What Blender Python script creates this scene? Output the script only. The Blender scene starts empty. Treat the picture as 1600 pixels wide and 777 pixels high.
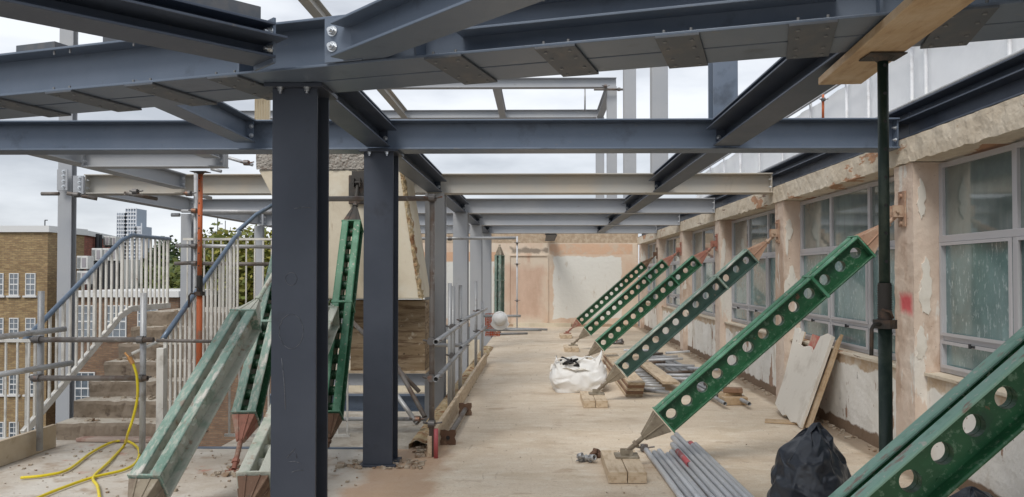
import bpy, bmesh, math, random
from mathutils import Vector, Matrix, noise
R = math.radians
random.seed(7)
sc = bpy.context.scene
COL = sc.collection

# ------------------------------------------------------------------ camera
W0, H0, F = 1600.0, 777.0, 1209.0
CAMZ = 1.64
YAW, PITCH = 0.9, 1.0
cd = bpy.data.cameras.new('camera'); cam = bpy.data.objects.new('camera', cd); COL.objects.link(cam)
cd.sensor_width = 36; cd.lens = 36*F/W0; cd.clip_start = .05; cd.clip_end = 4000
cam.location = (0, 0, CAMZ)
cam.rotation_euler = (R(90+PITCH), 0, R(YAW))
VPX, VPY = 842.0, 429.0
sx = (W0/2 + F*math.tan(R(YAW)) - VPX)/W0
sy = (VPY - (H0/2 + F*math.tan(R(PITCH))))/W0
cd.shift_x = sx; cd.shift_y = sy
sc.camera = cam
CM = cam.rotation_euler.to_matrix()

def at(x, y, Y):
    """photo pixel + depth (world Y) -> world point"""
    u = (x - W0/2 + sx*W0)/F
    v = (H0/2 - y + sy*W0)/F
    d = CM @ Vector((u, v, -1))
    return Vector((0, 0, CAMZ)) + d*(Y/d.y)

def fl(x, y, z=0.0):
    """photo pixel -> point on the horizontal plane z"""
    u = (x - W0/2 + sx*W0)/F
    v = (H0/2 - y + sy*W0)/F
    d = CM @ Vector((u, v, -1))
    return Vector((0, 0, CAMZ)) + d*((z-CAMZ)/d.z)

# ------------------------------------------------------------------ world, sun, exposure
world = bpy.data.worlds.new('World'); sc.world = world; world.use_nodes = True
nt = world.node_tree; nt.nodes.clear()
N = nt.nodes.new
SUN_EL, SUN_AZ = 50, 205
sky = N('ShaderNodeTexSky'); sky.sky_type = 'NISHITA'; sky.sun_disc = False
sky.sun_elevation = R(SUN_EL); sky.sun_rotation = R(SUN_AZ)
b1 = N('ShaderNodeBackground'); b1.inputs[1].default_value = .09
nt.links.new(sky.outputs[0], b1.inputs[0])
tc = N('ShaderNodeTexCoord'); mp = N('ShaderNodeMapping'); mp.inputs['Scale'].default_value = (1.2, 1.2, 4.2)
nt.links.new(tc.outputs['Generated'], mp.inputs[0])
nz = N('ShaderNodeTexNoise'); nz.inputs['Scale'].default_value = 2.0; nz.inputs['Detail'].default_value = 7; nz.inputs['Roughness'].default_value = .52
nt.links.new(mp.outputs[0], nz.inputs['Vector'])
cr = N('ShaderNodeValToRGB'); e = cr.color_ramp.elements
e[0].position = .40; e[0].color = (.52, .55, .60, 1); e[1].position = .62; e[1].color = (.92, .945, .98, 1)
m_ = e.new(.52); m_.color = (.76, .79, .84, 1)
nt.links.new(nz.outputs['Fac'], cr.inputs[0])
b2 = N('ShaderNodeBackground'); b2.inputs[1].default_value = .86
nt.links.new(cr.outputs[0], b2.inputs[0])
mx = N('ShaderNodeMixShader'); mx.inputs[0].default_value = .88
nt.links.new(b1.outputs[0], mx.inputs[1]); nt.links.new(b2.outputs[0], mx.inputs[2])
wo = N('ShaderNodeOutputWorld'); nt.links.new(mx.outputs[0], wo.inputs[0])
ld = bpy.data.lights.new('sun', 'SUN'); ld.energy = 1.5; ld.angle = R(22); ld.color = (1, .96, .9)
sun = bpy.data.objects.new('sun', ld); COL.objects.link(sun)
sun.rotation_euler = (R(90-SUN_EL), 0, R(180-SUN_AZ))
sc.view_settings.view_transform = 'Standard'; sc.view_settings.look = 'None'
sc.view_settings.exposure = 0.42; sc.view_settings.gamma = 1
sc.cycles.max_bounces = 8; sc.cycles.diffuse_bounces = 4
sc.cycles.use_denoising = True

# ------------------------------------------------------------------ helpers
def root(name, label, cat, loc=(0, 0, 0), group=None, rot=None):
    o = bpy.data.objects.new(name, None); COL.objects.link(o)
    o.location = loc; o.empty_display_size = .1
    if rot is not None: o.rotation_euler = rot.to_euler()
    o['label'] = label; o['category'] = cat; o['kind'] = 'thing'
    if group: o['group'] = group
    return o
def tag(o, label, cat, group=None, kind=None):
    o['label'] = label; o['category'] = cat
    if group: o['group'] = group
    o['kind'] = kind or 'thing'
    return o
def top_of(p):
    while p.parent: p = p.parent
    return p

class MB:
    def __init__(s): s.v = []; s.f = []; s.sm = []
    def add(s, vs, fs, smooth=False):
        b = len(s.v); s.v += [tuple(v) for v in vs]
        for f in fs: s.f.append(tuple(b+i for i in f)); s.sm.append(smooth)
        return s
    def box(s, x0, x1, y0, y1, z0, z1):
        vs = [(x, y, z) for x in (x0, x1) for y in (y0, y1) for z in (z0, z1)]
        return s.add(vs, [(0,1,3,2), (4,6,7,5), (0,4,5,1), (2,3,7,6), (0,2,6,4), (1,5,7,3)])
    def obox(s, p0, p1, w, h, up=(0, 0, 1)):
        """box from p0 to p1, width w sideways, height h along up, centred"""
        p0 = Vector(p0); p1 = Vector(p1); d = (p1-p0).normalized(); u = Vector(up)
        sd = d.cross(u).normalized(); u = sd.cross(d).normalized()
        vs = []
        for p in (p0, p1):
            for a in (-.5, .5):
                for b in (-.5, .5): vs.append(p + sd*w*a + u*h*b)
        return s.add(vs, [(0,1,3,2), (4,6,7,5), (0,4,5,1), (2,3,7,6), (0,2,6,4), (1,5,7,3)])
    def cone(s, p0, p1, r0, r1=None, n=12, cap=True, smooth=True):
        if r1 is None: r1 = r0
        p0 = Vector(p0); p1 = Vector(p1); d = (p1-p0).normalized()
        a = d.cross(Vector((0, 0, 1)) if abs(d.z) < .95 else Vector((1, 0, 0))).normalized(); b = d.cross(a)
        vs = []
        for p, r in ((p0, r0), (p1, r1)):
            for i in range(n):
                t = 2*math.pi*i/n; vs.append(p + a*r*math.cos(t) + b*r*math.sin(t))
        s.add(vs, [(i, (i+1) % n, n+(i+1) % n, n+i) for i in range(n)], smooth)
        if cap: 
            s.add(vs[:n], [tuple(range(n))[::-1]]); s.add(vs[n:], [tuple(range(n))])
        return s
    def pipe(s, p0, p1, r, n=12, t=.16):
        """hollow tube"""
        p0 = Vector(p0); p1 = Vector(p1); d = (p1-p0).normalized()
        a = d.cross(Vector((0, 0, 1)) if abs(d.z) < .95 else Vector((1, 0, 0))).normalized(); b = d.cross(a)
        q = r*(1-t); vs = []
        for p, rr in ((p0, r), (p1, r), (p1, q), (p0, q)):
            for i in range(n):
                th = 2*math.pi*i/n; vs.append(p + a*rr*math.cos(th) + b*rr*math.sin(th))
        fs = []
        for k in range(4):
            k2 = (k+1) % 4
            for i in range(n): fs.append((k*n+i, k*n+(i+1) % n, k2*n+(i+1) % n, k2*n+i))
        return s.add(vs, fs, True) if n > 8 else s.add(vs, fs)
    def path(s, pts, r, n=8):
        pts = [Vector(p) for p in pts]; vs = []; fs = []
        pa = None
        for k, p in enumerate(pts):
            d = (pts[min(k+1, len(pts)-1)] - pts[max(k-1, 0)]).normalized()
            if pa is None:
                pa = d.cross(Vector((0, 0, 1)) if abs(d.z) < .9 else Vector((1, 0, 0))).normalized()
            a = (pa - d*pa.dot(d)).normalized(); pa = a; b = d.cross(a)
            for i in range(n):
                t = 2*math.pi*i/n; vs.append(p + a*r*math.cos(t) + b*r*math.sin(t))
        for k in range(len(pts)-1):
            for i in range(n): fs.append((k*n+i, k*n+(i+1) % n, (k+1)*n+(i+1) % n, (k+1)*n+i))
        fs.append(tuple(range(n))); fs.append(tuple(range(len(vs)-n, len(vs))))
        return s.add(vs, fs, True)
    def prism(s, poly, y0, y1):
        """poly of (x,z) extruded in y"""
        n = len(poly); vs = [(x, y0, z) for x, z in poly] + [(x, y1, z) for x, z in poly]
        s.add(vs, [tuple(range(n)), tuple(range(2*n-1, n-1, -1))] + [(i, i+n, (i+1) % n+n, (i+1) % n) for i in range(n)])
        return s
    def flat(s, poly, z0, z1):
        n = len(poly); vs = [(x, y, z1) for x, y in poly] + [(x, y, z0) for x, y in poly]
        s.add(vs, [tuple(range(n)), tuple(range(2*n-1, n-1, -1))] + [(i, i+n, (i+1) % n+n, (i+1) % n) for i in range(n)])
        return s
    def build(s, name, m, parent=None, local=False, bevel=0, label=None):
        vs = s.v
        if parent is not None and not local:
            t = top_of(parent)
            inv = (Matrix.Translation(t.location) @ t.rotation_euler.to_matrix().to_4x4()).inverted()
            vs = [inv @ Vector(v) for v in vs]
        origin = None
        if parent is None:
            c = sum((Vector(v) for v in vs), Vector())/max(1, len(vs))
            c.z = min(v[2] for v in vs); origin = c
            vs = [Vector(v)-c for v in vs]
        me = bpy.data.meshes.new(name); me.from_pydata([tuple(v) for v in vs], [], s.f)
        bm = bmesh.new(); bm.from_mesh(me); bmesh.ops.recalc_face_normals(bm, faces=bm.faces); bm.to_mesh(me); bm.free()
        me.polygons.foreach_set('use_smooth', s.sm)
        me.materials.append(m)
        o = bpy.data.objects.new(name, me); COL.objects.link(o)
        if parent is not None: o.parent = parent
        else: o.location = origin
        if bevel:
            md = o.modifiers.new('bevel', 'BEVEL'); md.width = bevel; md.segments = 2; md.limit_method = 'ANGLE'; md.angle_limit = R(40)
        if label: o['label'] = label
        return o

# ------------------------------------------------------------------ materials
def newmat(name):
    m = bpy.data.materials.new(name); m.use_nodes = True
    return m, m.node_tree, m.node_tree.nodes['Principled BSDF']
def c4(c): return (c[0], c[1], c[2], 1)
def mat(name, base, rough=.6, metal=0, layers=(), bump=None, coord='Object', spec=.5, bscale=(1, 1, 1), rand=0):
    """layers: (colour, scale, lo, hi[, stretch(x,y,z)[, detail]]) mixed in with a noise mask"""
    m, t, p = newmat(name); n = t.nodes.new; L = t.links.new
    p.inputs['Roughness'].default_value = rough; p.inputs['Metallic'].default_value = metal
    p.inputs['Specular IOR Level'].default_value = spec
    tcn = n('ShaderNodeTexCoord'); src = tcn.outputs[coord] if coord != 'World' else n('ShaderNodeNewGeometry').outputs['Position']
    cur = None
    col = n('ShaderNodeRGB'); col.outputs[0].default_value = c4(base); cur = col.outputs[0]
    if rand:
        oi = n('ShaderNodeObjectInfo'); mr = n('ShaderNodeMapRange'); mr.inputs[3].default_value = 1-rand; mr.inputs[4].default_value = 1+rand
        L(oi.outputs['Random'], mr.inputs[0]); mu = n('ShaderNodeVectorMath'); mu.operation = 'SCALE'
        L(cur, mu.inputs[0]); L(mr.outputs[0], mu.inputs['Scale']); cur = mu.outputs[0]
    rsum = None
    for ly in layers:
        c, s_, lo, hi = ly[:4]; st = ly[4] if len(ly) > 4 else (1, 1, 1); det = ly[5] if len(ly) > 5 else 6
        mpn = n('ShaderNodeMapping'); mpn.inputs['Scale'].default_value = st
        mpn.inputs['Location'].default_value = (hash(name) % 7 * 0 + s_*.37, s_*.11+lo*9, hi*5)
        L(src, mpn.inputs[0])
        no = n('ShaderNodeTexNoise'); no.inputs['Scale'].default_value = s_; no.inputs['Detail'].default_value = det; no.inputs['Roughness'].default_value = .62
        L(mpn.outputs[0], no.inputs['Vector'])
        mr = n('ShaderNodeMapRange'); mr.inputs[1].default_value = lo; mr.inputs[2].default_value = hi
        L(no.outputs['Fac'], mr.inputs[0])
        mix = n('ShaderNodeMix'); mix.data_type = 'RGBA'
        L(mr.outputs[0], mix.inputs[0]); L(cur, mix.inputs[6]); mix.inputs[7].default_value = c4(c)
        cur = mix.outputs[2]
    L(cur, p.inputs['Base Color'])
    if bump:
        no = n('ShaderNodeTexNoise'); no.inputs['Scale'].default_value = bump[0]; no.inputs['Detail'].default_value = 7
        mpn = n('ShaderNodeMapping'); mpn.inputs['Scale'].default_value = bscale; L(src, mpn.inputs[0]); L(mpn.outputs[0], no.inputs['Vector'])
        bp = n('ShaderNodeBump'); bp.inputs['Strength'].default_value = bump[1]; bp.inputs['Distance'].default_value = bump[2] if len(bump) > 2 else .01
        L(no.outputs['Fac'], bp.inputs['Height']); L(bp.outputs[0], p.inputs['Normal'])
    return m

M = {}
M['steel_blue'] = mat('steel_blue', (.115, .148, .20), .42, .12, [((.15, .182, .235), 1.2, .45, .7), ((.19, .19, .19), 14, .64, .78, (1, 1, 3)), ((.072, .09, .12), 3, .58, .72)], (60, .05), coord='World')
M['steel_blue_shaded'] = mat('steel_blue_shaded', (.052, .068, .10), .45, .1, [((.085, .10, .13), 1.5, .48, .7), ((.20, .18, .16), 10, .66, .80, (2, 1, 1)), ((.035, .045, .065), 4, .6, .75)], (50, .05), coord='World')  # blue-grey steel with the shade on these beams put into the colour
M['chalk'] = mat('chalk', (.16, .17, .19), .9, 0, [((.06, .065, .08), 30, .45, .6)])
M['steel_dark'] = mat('steel_dark', (.036, .045, .065), .5, .1, [((.05, .06, .082), 1.5, .4, .7), ((.15, .155, .17), 9, .70, .80, (1, 1, .45)), ((.032, .036, .05), 4, .6, .75)], (50, .05), coord='World')
M['steel_light'] = mat('steel_light', (.36, .375, .40), .55, .05, [((.42, .425, .43), 1, .4, .7), ((.25, .24, .22), 7, .66, .8, (1, 1, 2))], (50, .04), coord='World')
M['steel_cream'] = mat('steel_cream', (.42, .405, .37), .6, .05, [((.47, .42, .35), 1.1, .45, .62), ((.30, .24, .18), 6, .64, .8, (1, 1, .3))], (50, .05), coord='World')
M['plate'] = mat('plate', (.088, .10, .118), .6, .1, [((.125, .125, .13), 5, .48, .66, (2, 1, 1)), ((.20, .19, .17), 22, .66, .74)], (60, .06), coord='World')
M['bolt_dull'] = mat('bolt_dull', (.20, .205, .21), .5, .3)
M['zinc'] = mat('zinc', (.62, .64, .66), .28, .85)
M['tube'] = mat('tube', (.40, .405, .41), .45, .3, [((.24, .22, .20), 5, .52, .7), ((.50, .50, .49), 12, .6, .75)], (70, .08), rand=.18)
M['tube_old'] = mat('tube_old', (.20, .18, .165), .6, .3, [((.13, .085, .06), 5, .48, .68), ((.34, .33, .31), 11, .58, .72)], (60, .15))
M['tube_pale'] = mat('tube_pale', (.62, .63, .65), .5, .1, [((.44, .44, .44), 3, .5, .7), ((.72, .72, .71), 9, .58, .75)], (70, .08), rand=.2)
M['tube_red'] = mat('tube_red', (.45, .10, .11), .5, 0, [((.40, .36, .35), 9, .55, .65)], (60, .1))
M['coupler'] = mat('coupler', (.17, .16, .155), .5, .6, [((.28, .13, .07), 8, .55, .7)], (80, .2))
M['rust'] = mat('rust', (.15, .085, .055), .85, .1, [((.30, .21, .14), 6, .54, .68), ((.08, .06, .045), 14, .55, .7)], (50, .3))
M['salmon'] = mat('salmon', (.34, .15, .11), .8, 0, [((.42, .33, .26), 6, .48, .64), ((.17, .09, .06), 13, .56, .72)], (45, .25))
M['dirty_cone'] = mat('dirty_cone', (.27, .23, .17), .8, 0, [((.15, .11, .08), 6, .48, .66), ((.42, .38, .31), 10, .56, .7)], (45, .3))
G1 = ((.02, .105, .045))
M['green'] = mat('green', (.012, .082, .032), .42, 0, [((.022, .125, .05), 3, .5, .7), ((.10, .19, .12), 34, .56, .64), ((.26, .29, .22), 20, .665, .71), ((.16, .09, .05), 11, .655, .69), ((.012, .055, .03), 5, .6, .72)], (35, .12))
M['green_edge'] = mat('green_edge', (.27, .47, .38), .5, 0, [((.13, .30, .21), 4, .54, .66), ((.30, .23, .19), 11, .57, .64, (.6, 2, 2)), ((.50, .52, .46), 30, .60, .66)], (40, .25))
M['green_mid'] = mat('green_mid', (.035, .16, .08), .45, 0, [((.10, .27, .17), 4, .46, .62), ((.36, .33, .27), 22, .60, .68)], (40, .2))
M['iron'] = mat('iron', (.06, .055, .05), .7, .3, [((.16, .10, .07), 6, .52, .68)], (50, .3))
M['green_teal'] = mat('green_teal', (.03, .07, .055), .55, 0, [((.055, .10, .085), 3, .5, .7), ((.24, .20, .15), 18, .64, .72)], (35, .15))
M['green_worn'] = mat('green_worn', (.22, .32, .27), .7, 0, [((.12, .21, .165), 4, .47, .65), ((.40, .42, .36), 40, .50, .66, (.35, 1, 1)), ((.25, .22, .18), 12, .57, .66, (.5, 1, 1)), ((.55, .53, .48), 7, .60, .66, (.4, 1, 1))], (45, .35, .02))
M['green_pale'] = mat('green_pale', (.48, .49, .42), .75, 0, [((.30, .36, .29), 5, .5, .64), ((.28, .16, .10), 8, .58, .7), ((.5, .48, .42), 18, .56, .7)], (45, .4, .02))
M['prop_green'] = mat('prop_green', (.012, .028, .022), .5, .1, [((.05, .07, .055), 7, .5, .7), ((.14, .10, .07), 12, .66, .74)], (50, .15))
M['prop_orange'] = mat('prop_orange', (.55, .13, .04), .6, 0, [((.30, .16, .10), 6, .5, .66), ((.5, .36, .28), 14, .62, .74)], (50, .2))
M['timber'] = mat('timber', (.50, .36, .22), .75, 0, [((.40, .27, .16), 5, .45, .65, (6, 1, 6)), ((.58, .46, .32), 3, .5, .7), ((.26, .17, .10), 18, .68, .74)], (18, .25), bscale=(6, 1, 6))
M['timber_pale'] = mat('timber_pale', (.62, .50, .36), .8, 0, [((.46, .34, .22), 5, .45, .65, (4, 1, 6)), ((.34, .27, .20), 8, .64, .74)], (20, .25))
M['timber_dark'] = mat('timber_dark', (.26, .15, .09), .8, 0, [((.36, .24, .15), 6, .5, .66), ((.13, .07, .05), 9, .56, .7)], (20, .3))
M['ply_board'] = mat('ply_board', (.46, .37, .26), .8, 0, [((.56, .48, .37), 2, .45, .65), ((.33, .25, .17), 7, .6, .72)], (20, .2))
M['white_board'] = mat('white_board', (.72, .68, .61), .65, 0, [((.55, .50, .43), 3, .52, .7), ((.32, .24, .18), 11, .67, .71)], (18, .2))
M['pink_board'] = mat('pink_board', (.46, .13, .10), .8, 0, [((.5, .34, .26), 5, .5, .65)], (20, .2))
M['white_bag'] = mat('white_bag', (.80, .80, .79), .55, 0, [((.66, .63, .58), 3, .52, .75)], (60, .12, .004))
M['black_bag'] = mat('black_bag', (.022, .028, .04), .3, 0, [((.02, .024, .034), 5, .45, .7)], (30, .18, .01), spec=.6)
M['black'] = mat('black', (.02, .02, .022), .6)
M['hose'] = mat('hose', (.75, .60, .02), .4, 0, [((.50, .38, .08), 6, .56, .7)])
M['brass'] = mat('brass', (.55, .28, .10), .45, .4)
M['white_paint'] = mat('white_paint', (.74, .72, .67), .55, 0, [((.50, .47, .42), 6, .5, .7), ((.28, .18, .12), 16, .68, .74)], (50, .1))
M['rail_blue'] = mat('rail_blue', (.13, .18, .25), .35, .2, [((.25, .29, .35), 7, .55, .75)], (40, .1))
M['concrete'] = mat('concrete', (.40, .36, .30), .9, 0, [((.27, .23, .18), 2.5, .45, .68), ((.50, .46, .40), 8, .55, .7), ((.20, .16, .12), 5, .62, .74)], (16, .6, .03))
M['step_stone_'] = mat('step_stone', (.36, .31, .25), .9, 0, [((.22, .18, .14), 3, .46, .62), ((.50, .45, .38), 5, .56, .68), ((.14, .11, .09), 14, .64, .72)], (14, .7, .03))
def m_step():
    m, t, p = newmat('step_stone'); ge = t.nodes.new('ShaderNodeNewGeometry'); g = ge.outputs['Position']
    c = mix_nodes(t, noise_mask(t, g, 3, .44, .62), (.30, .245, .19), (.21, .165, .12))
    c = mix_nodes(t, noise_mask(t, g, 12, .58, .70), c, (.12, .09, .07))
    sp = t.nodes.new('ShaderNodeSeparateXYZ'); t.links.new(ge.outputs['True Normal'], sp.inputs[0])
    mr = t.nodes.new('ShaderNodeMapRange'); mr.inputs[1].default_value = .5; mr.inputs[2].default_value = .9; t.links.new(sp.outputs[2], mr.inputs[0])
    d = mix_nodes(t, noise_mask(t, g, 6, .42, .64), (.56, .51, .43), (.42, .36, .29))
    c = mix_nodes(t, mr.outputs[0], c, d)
    t.links.new(c, p.inputs['Base Color']); p.inputs['Roughness'].default_value = .92; bump_to(t, p, g, 14, .6, .03); return m
M['aggregate'] = mat('aggregate', (.36, .33, .29), .95, 0, [((.22, .18, .15), 16, .5, .6), ((.24, .09, .06), 26, .64, .68), ((.5, .48, .44), 30, .58, .66)], (40, 1, .04))
M['cream'] = mat('cream', (.68, .61, .48), .8, 0, [((.54, .46, .34), 1.5, .45, .7), ((.42, .33, .23), 7, .62, .76, (3, 1, .5)), ((.68, .63, .52), 3, .55, .7)], (14, .25, .02), coord='World')
M['broken'] = mat('broken', (.44, .34, .20), .95, 0, [((.26, .13, .06), 6, .48, .62), ((.55, .48, .36), 11, .56, .68)], (20, 1, .05))
M['brown_wall'] = mat('brown_wall', (.24, .17, .10), .9, 0, [((.34, .26, .17), 2.5, .45, .6, (.5, 1, 3)), ((.13, .08, .045), 5, .5, .62, (.6, 1, 5)), ((.44, .38, .29), 9, .60, .68), ((.08, .05, .03), 14, .64, .70)], (14, .5, .02), coord='World')
M['rubble'] = mat('rubble', (.42, .35, .27), .95, 0, [((.30, .20, .13), 10, .48, .62), ((.55, .50, .43), 16, .55, .7)], (30, .8, .03))
M['pink_stone'] = mat('pink_stone', (.48, .38, .32), .85, 0, [((.36, .22, .18), 5, .5, .64)], (30, .4))
M['net'] = mat('net', (.70, .15, .06), .8, 0, [((.65, .35, .25), 22, .5, .6)])
M['grey_unit'] = mat('grey_unit', (.62, .62, .60), .6, 0, [((.5, .5, .48), 5, .5, .7)])
M['grille'] = mat('grille', (.16, .17, .17), .7)
M['tarmac'] = mat('tarmac', (.06, .06, .06), .9, 0, [((.10, .10, .09), .5, .4, .7)], coord='World')
M['roof_felt'] = mat('roof_felt', (.17, .175, .18), .85, 0, [((.25, .25, .25), 1, .45, .7)])
M['parapet'] = mat('parapet', (.66, .66, .65), .6)
M['win_frame'] = mat('win_frame', (.50, .495, .515), .45, .1, [((.42, .41, .43), 5, .55, .75)], rand=.05)
M['steel_pipe_dark'] = mat('steel_pipe_dark', (.03, .032, .035), .5)
M['lilac'] = mat('lilac', (.30, .28, .30), .6)

def mix_nodes(t, fac, a, b):
    mix = t.nodes.new('ShaderNodeMix'); mix.data_type = 'RGBA'
    for sck, val in ((0, fac), (6, a), (7, b)):
        if isinstance(val, (tuple, list)): mix.inputs[sck].default_value = c4(val)
        elif isinstance(val, (int, float)): mix.inputs[sck].default_value = val
        else: t.links.new(val, mix.inputs[sck])
    return mix.outputs[2]
def noise_mask(t, src, scale, lo, hi, st=(1, 1, 1), det=6, loc=(0, 0, 0)):
    n = t.nodes.new; mpn = n('ShaderNodeMapping'); mpn.inputs['Scale'].default_value = st; mpn.inputs['Location'].default_value = loc
    t.links.new(src, mpn.inputs[0]); no = n('ShaderNodeTexNoise'); no.inputs['Scale'].default_value = scale; no.inputs['Detail'].default_value = det; no.inputs['Roughness'].default_value = .62
    t.links.new(mpn.outputs[0], no.inputs['Vector']); mr = n('ShaderNodeMapRange'); mr.inputs[1].default_value = lo; mr.inputs[2].default_value = hi
    t.links.new(no.outputs['Fac'], mr.inputs[0]); return mr.outputs[0]
def mth(t, op, a, b=0, c=0):
    m = t.nodes.new('ShaderNodeMath'); m.operation = op
    for i, v in enumerate((a, b, c)):
        if isinstance(v, (int, float)): m.inputs[i].default_value = v
        else: t.links.new(v, m.inputs[i])
    return m.outputs[0]
def box_mask(t, src, rng, soft=.03, wob=.12, ws=2.5):
    """mask that is 1 inside ranges {'X':(a,b),...} with a ragged noisy edge"""
    n = t.nodes.new
    no = n('ShaderNodeTexNoise'); no.inputs['Scale'].default_value = ws; no.inputs['Detail'].default_value = 6; t.links.new(src, no.inputs['Vector'])
    sep0 = n('ShaderNodeSeparateXYZ'); t.links.new(src, sep0.inputs[0])
    w = mth(t, 'MULTIPLY', mth(t, 'SUBTRACT', no.outputs['Fac'], .5), wob*4)
    out = None
    for ax, (a, b) in rng.items():
        v = sep0.outputs[ax]
        lo = mth(t, 'SUBTRACT', v, a); hi = mth(t, 'SUBTRACT', b, v)
        d = mth(t, 'MINIMUM', lo, hi)
        out = d if out is None else mth(t, 'MINIMUM', out, d)
    d = mth(t, 'ADD', out, w)
    mr = n('ShaderNodeMapRange'); mr.inputs[1].default_value = 0; mr.inputs[2].default_value = soft; t.links.new(d, mr.inputs[0])
    return mr.outputs[0]
def bump_to(t, p, src, scale, strength, dist=.02, st=(1, 1, 1), extra=None):
    n = t.nodes.new; mpn = n('ShaderNodeMapping'); mpn.inputs['Scale'].default_value = st; t.links.new(src, mpn.inputs[0])
    no = n('ShaderNodeTexNoise'); no.inputs['Scale'].default_value = scale; no.inputs['Detail'].default_value = 8; t.links.new(mpn.outputs[0], no.inputs['Vector'])
    h = no.outputs['Fac']
    if extra is not None: h = mth(t, 'ADD', h, extra)
    bp = n('ShaderNodeBump'); bp.inputs['Strength'].default_value = strength; bp.inputs['Distance'].default_value = dist
    t.links.new(h, bp.inputs['Height']); t.links.new(bp.outputs[0], p.inputs['Normal'])

# roof floor: dusty screed / worn membrane, streaked across
def m_floor():
    m, t, p = newmat('floor_screed'); g = t.nodes.new('ShaderNodeNewGeometry').outputs['Position']
    c = mix_nodes(t, noise_mask(t, g, 1.1, .38, .66), (.62, .51, .385), (.70, .60, .475))
    c = mix_nodes(t, mth(t, 'MULTIPLY', noise_mask(t, g, 1.9, .48, .68, (.75, 1.3, 1), 9), .6), c, (.53, .42, .29))
    c = mix_nodes(t, mth(t, 'MULTIPLY', noise_mask(t, g, 7, .5, .68, (.6, 1.4, 1), 9), .7), c, (.73, .66, .55))
    c = mix_nodes(t, noise_mask(t, g, 30, .62, .70, (.7, 1.2, 1), 4), c, (.42, .32, .22))
    c = mix_nodes(t, mth(t, 'MULTIPLY', noise_mask(t, g, .7, .55, .68, (1, 1.4, 1), 7, (3, 1, 0)), .6), c, (.36, .25, .16))
    c = mix_nodes(t, mth(t, 'MULTIPLY', noise_mask(t, g, 42, .54, .64, (1, 1.5, 1), 3), .5), c, (.50, .40, .285))
    c = mix_nodes(t, noise_mask(t, g, 75, .66, .70, (1, 1.2, 1), 2), c, (.28, .21, .15))
    c = mix_nodes(t, noise_mask(t, g, 55, .66, .70, (1, 1.4, 1), 2, (9, 2, 0)), c, (.82, .78, .70))
    for k_, (sx2, sy2) in enumerate(((6, .7), (.7, 7), (3, 3))):
        c = mix_nodes(t, mth(t, 'MULTIPLY', noise_mask(t, g, 3.2, .64, .67, (sx2, sy2, 1), 5, (k_*3, 1, 0)), .5), c, ((.40, .30, .21) if k_ != 1 else (.76, .70, .61)))
    c = mix_nodes(t, mth(t, 'MULTIPLY', noise_mask(t, g, 1.5, .62, .66, (1, 1.8, 1), 9, (8, 8, 0)), .55), c, (.42, .30, .20))
    # greyer concrete west of the old wall line
    lf = box_mask(t, g, {'X': (-9, -1.15)}, .2, .12)
    gc = mix_nodes(t, noise_mask(t, g, 1.6, .4, .62, det=8), (.46, .40, .33), (.60, .56, .50))
    gc = mix_nodes(t, noise_mask(t, g, 4, .54, .66, det=8), gc, (.38, .30, .23))
    gc = mix_nodes(t, noise_mask(t, g, 2.4, .62, .70, loc=(4, 2, 0)), gc, (.45, .24, .18))
    gc = mix_nodes(t, noise_mask(t, g, 20, .64, .70), gc, (.25, .20, .16))
    c = mix_nodes(t, lf, c, gc)
    st = box_mask(t, g, {'X': (-1.5, -.75), 'Y': (2, 7.6)}, .12, .12, 3)
    c = mix_nodes(t, mth(t, 'MULTIPLY', st, .75), c, (.42, .27, .17))
    # darker strip at the foot of the window wall
    dw = box_mask(t, g, {'X': (2.93, 3.6)}, .08, .05, 4)
    c = mix_nodes(t, mth(t, 'MULTIPLY', dw, .8), c, (.24, .175, .12))
    t.links.new(c, p.inputs['Base Color']); p.inputs['Roughness'].default_value = .85
    bump_to(t, p, g, 22, .5, .015, (.8, 1.3, 1))
    return m
M['floor'] = m_floor()

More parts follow.
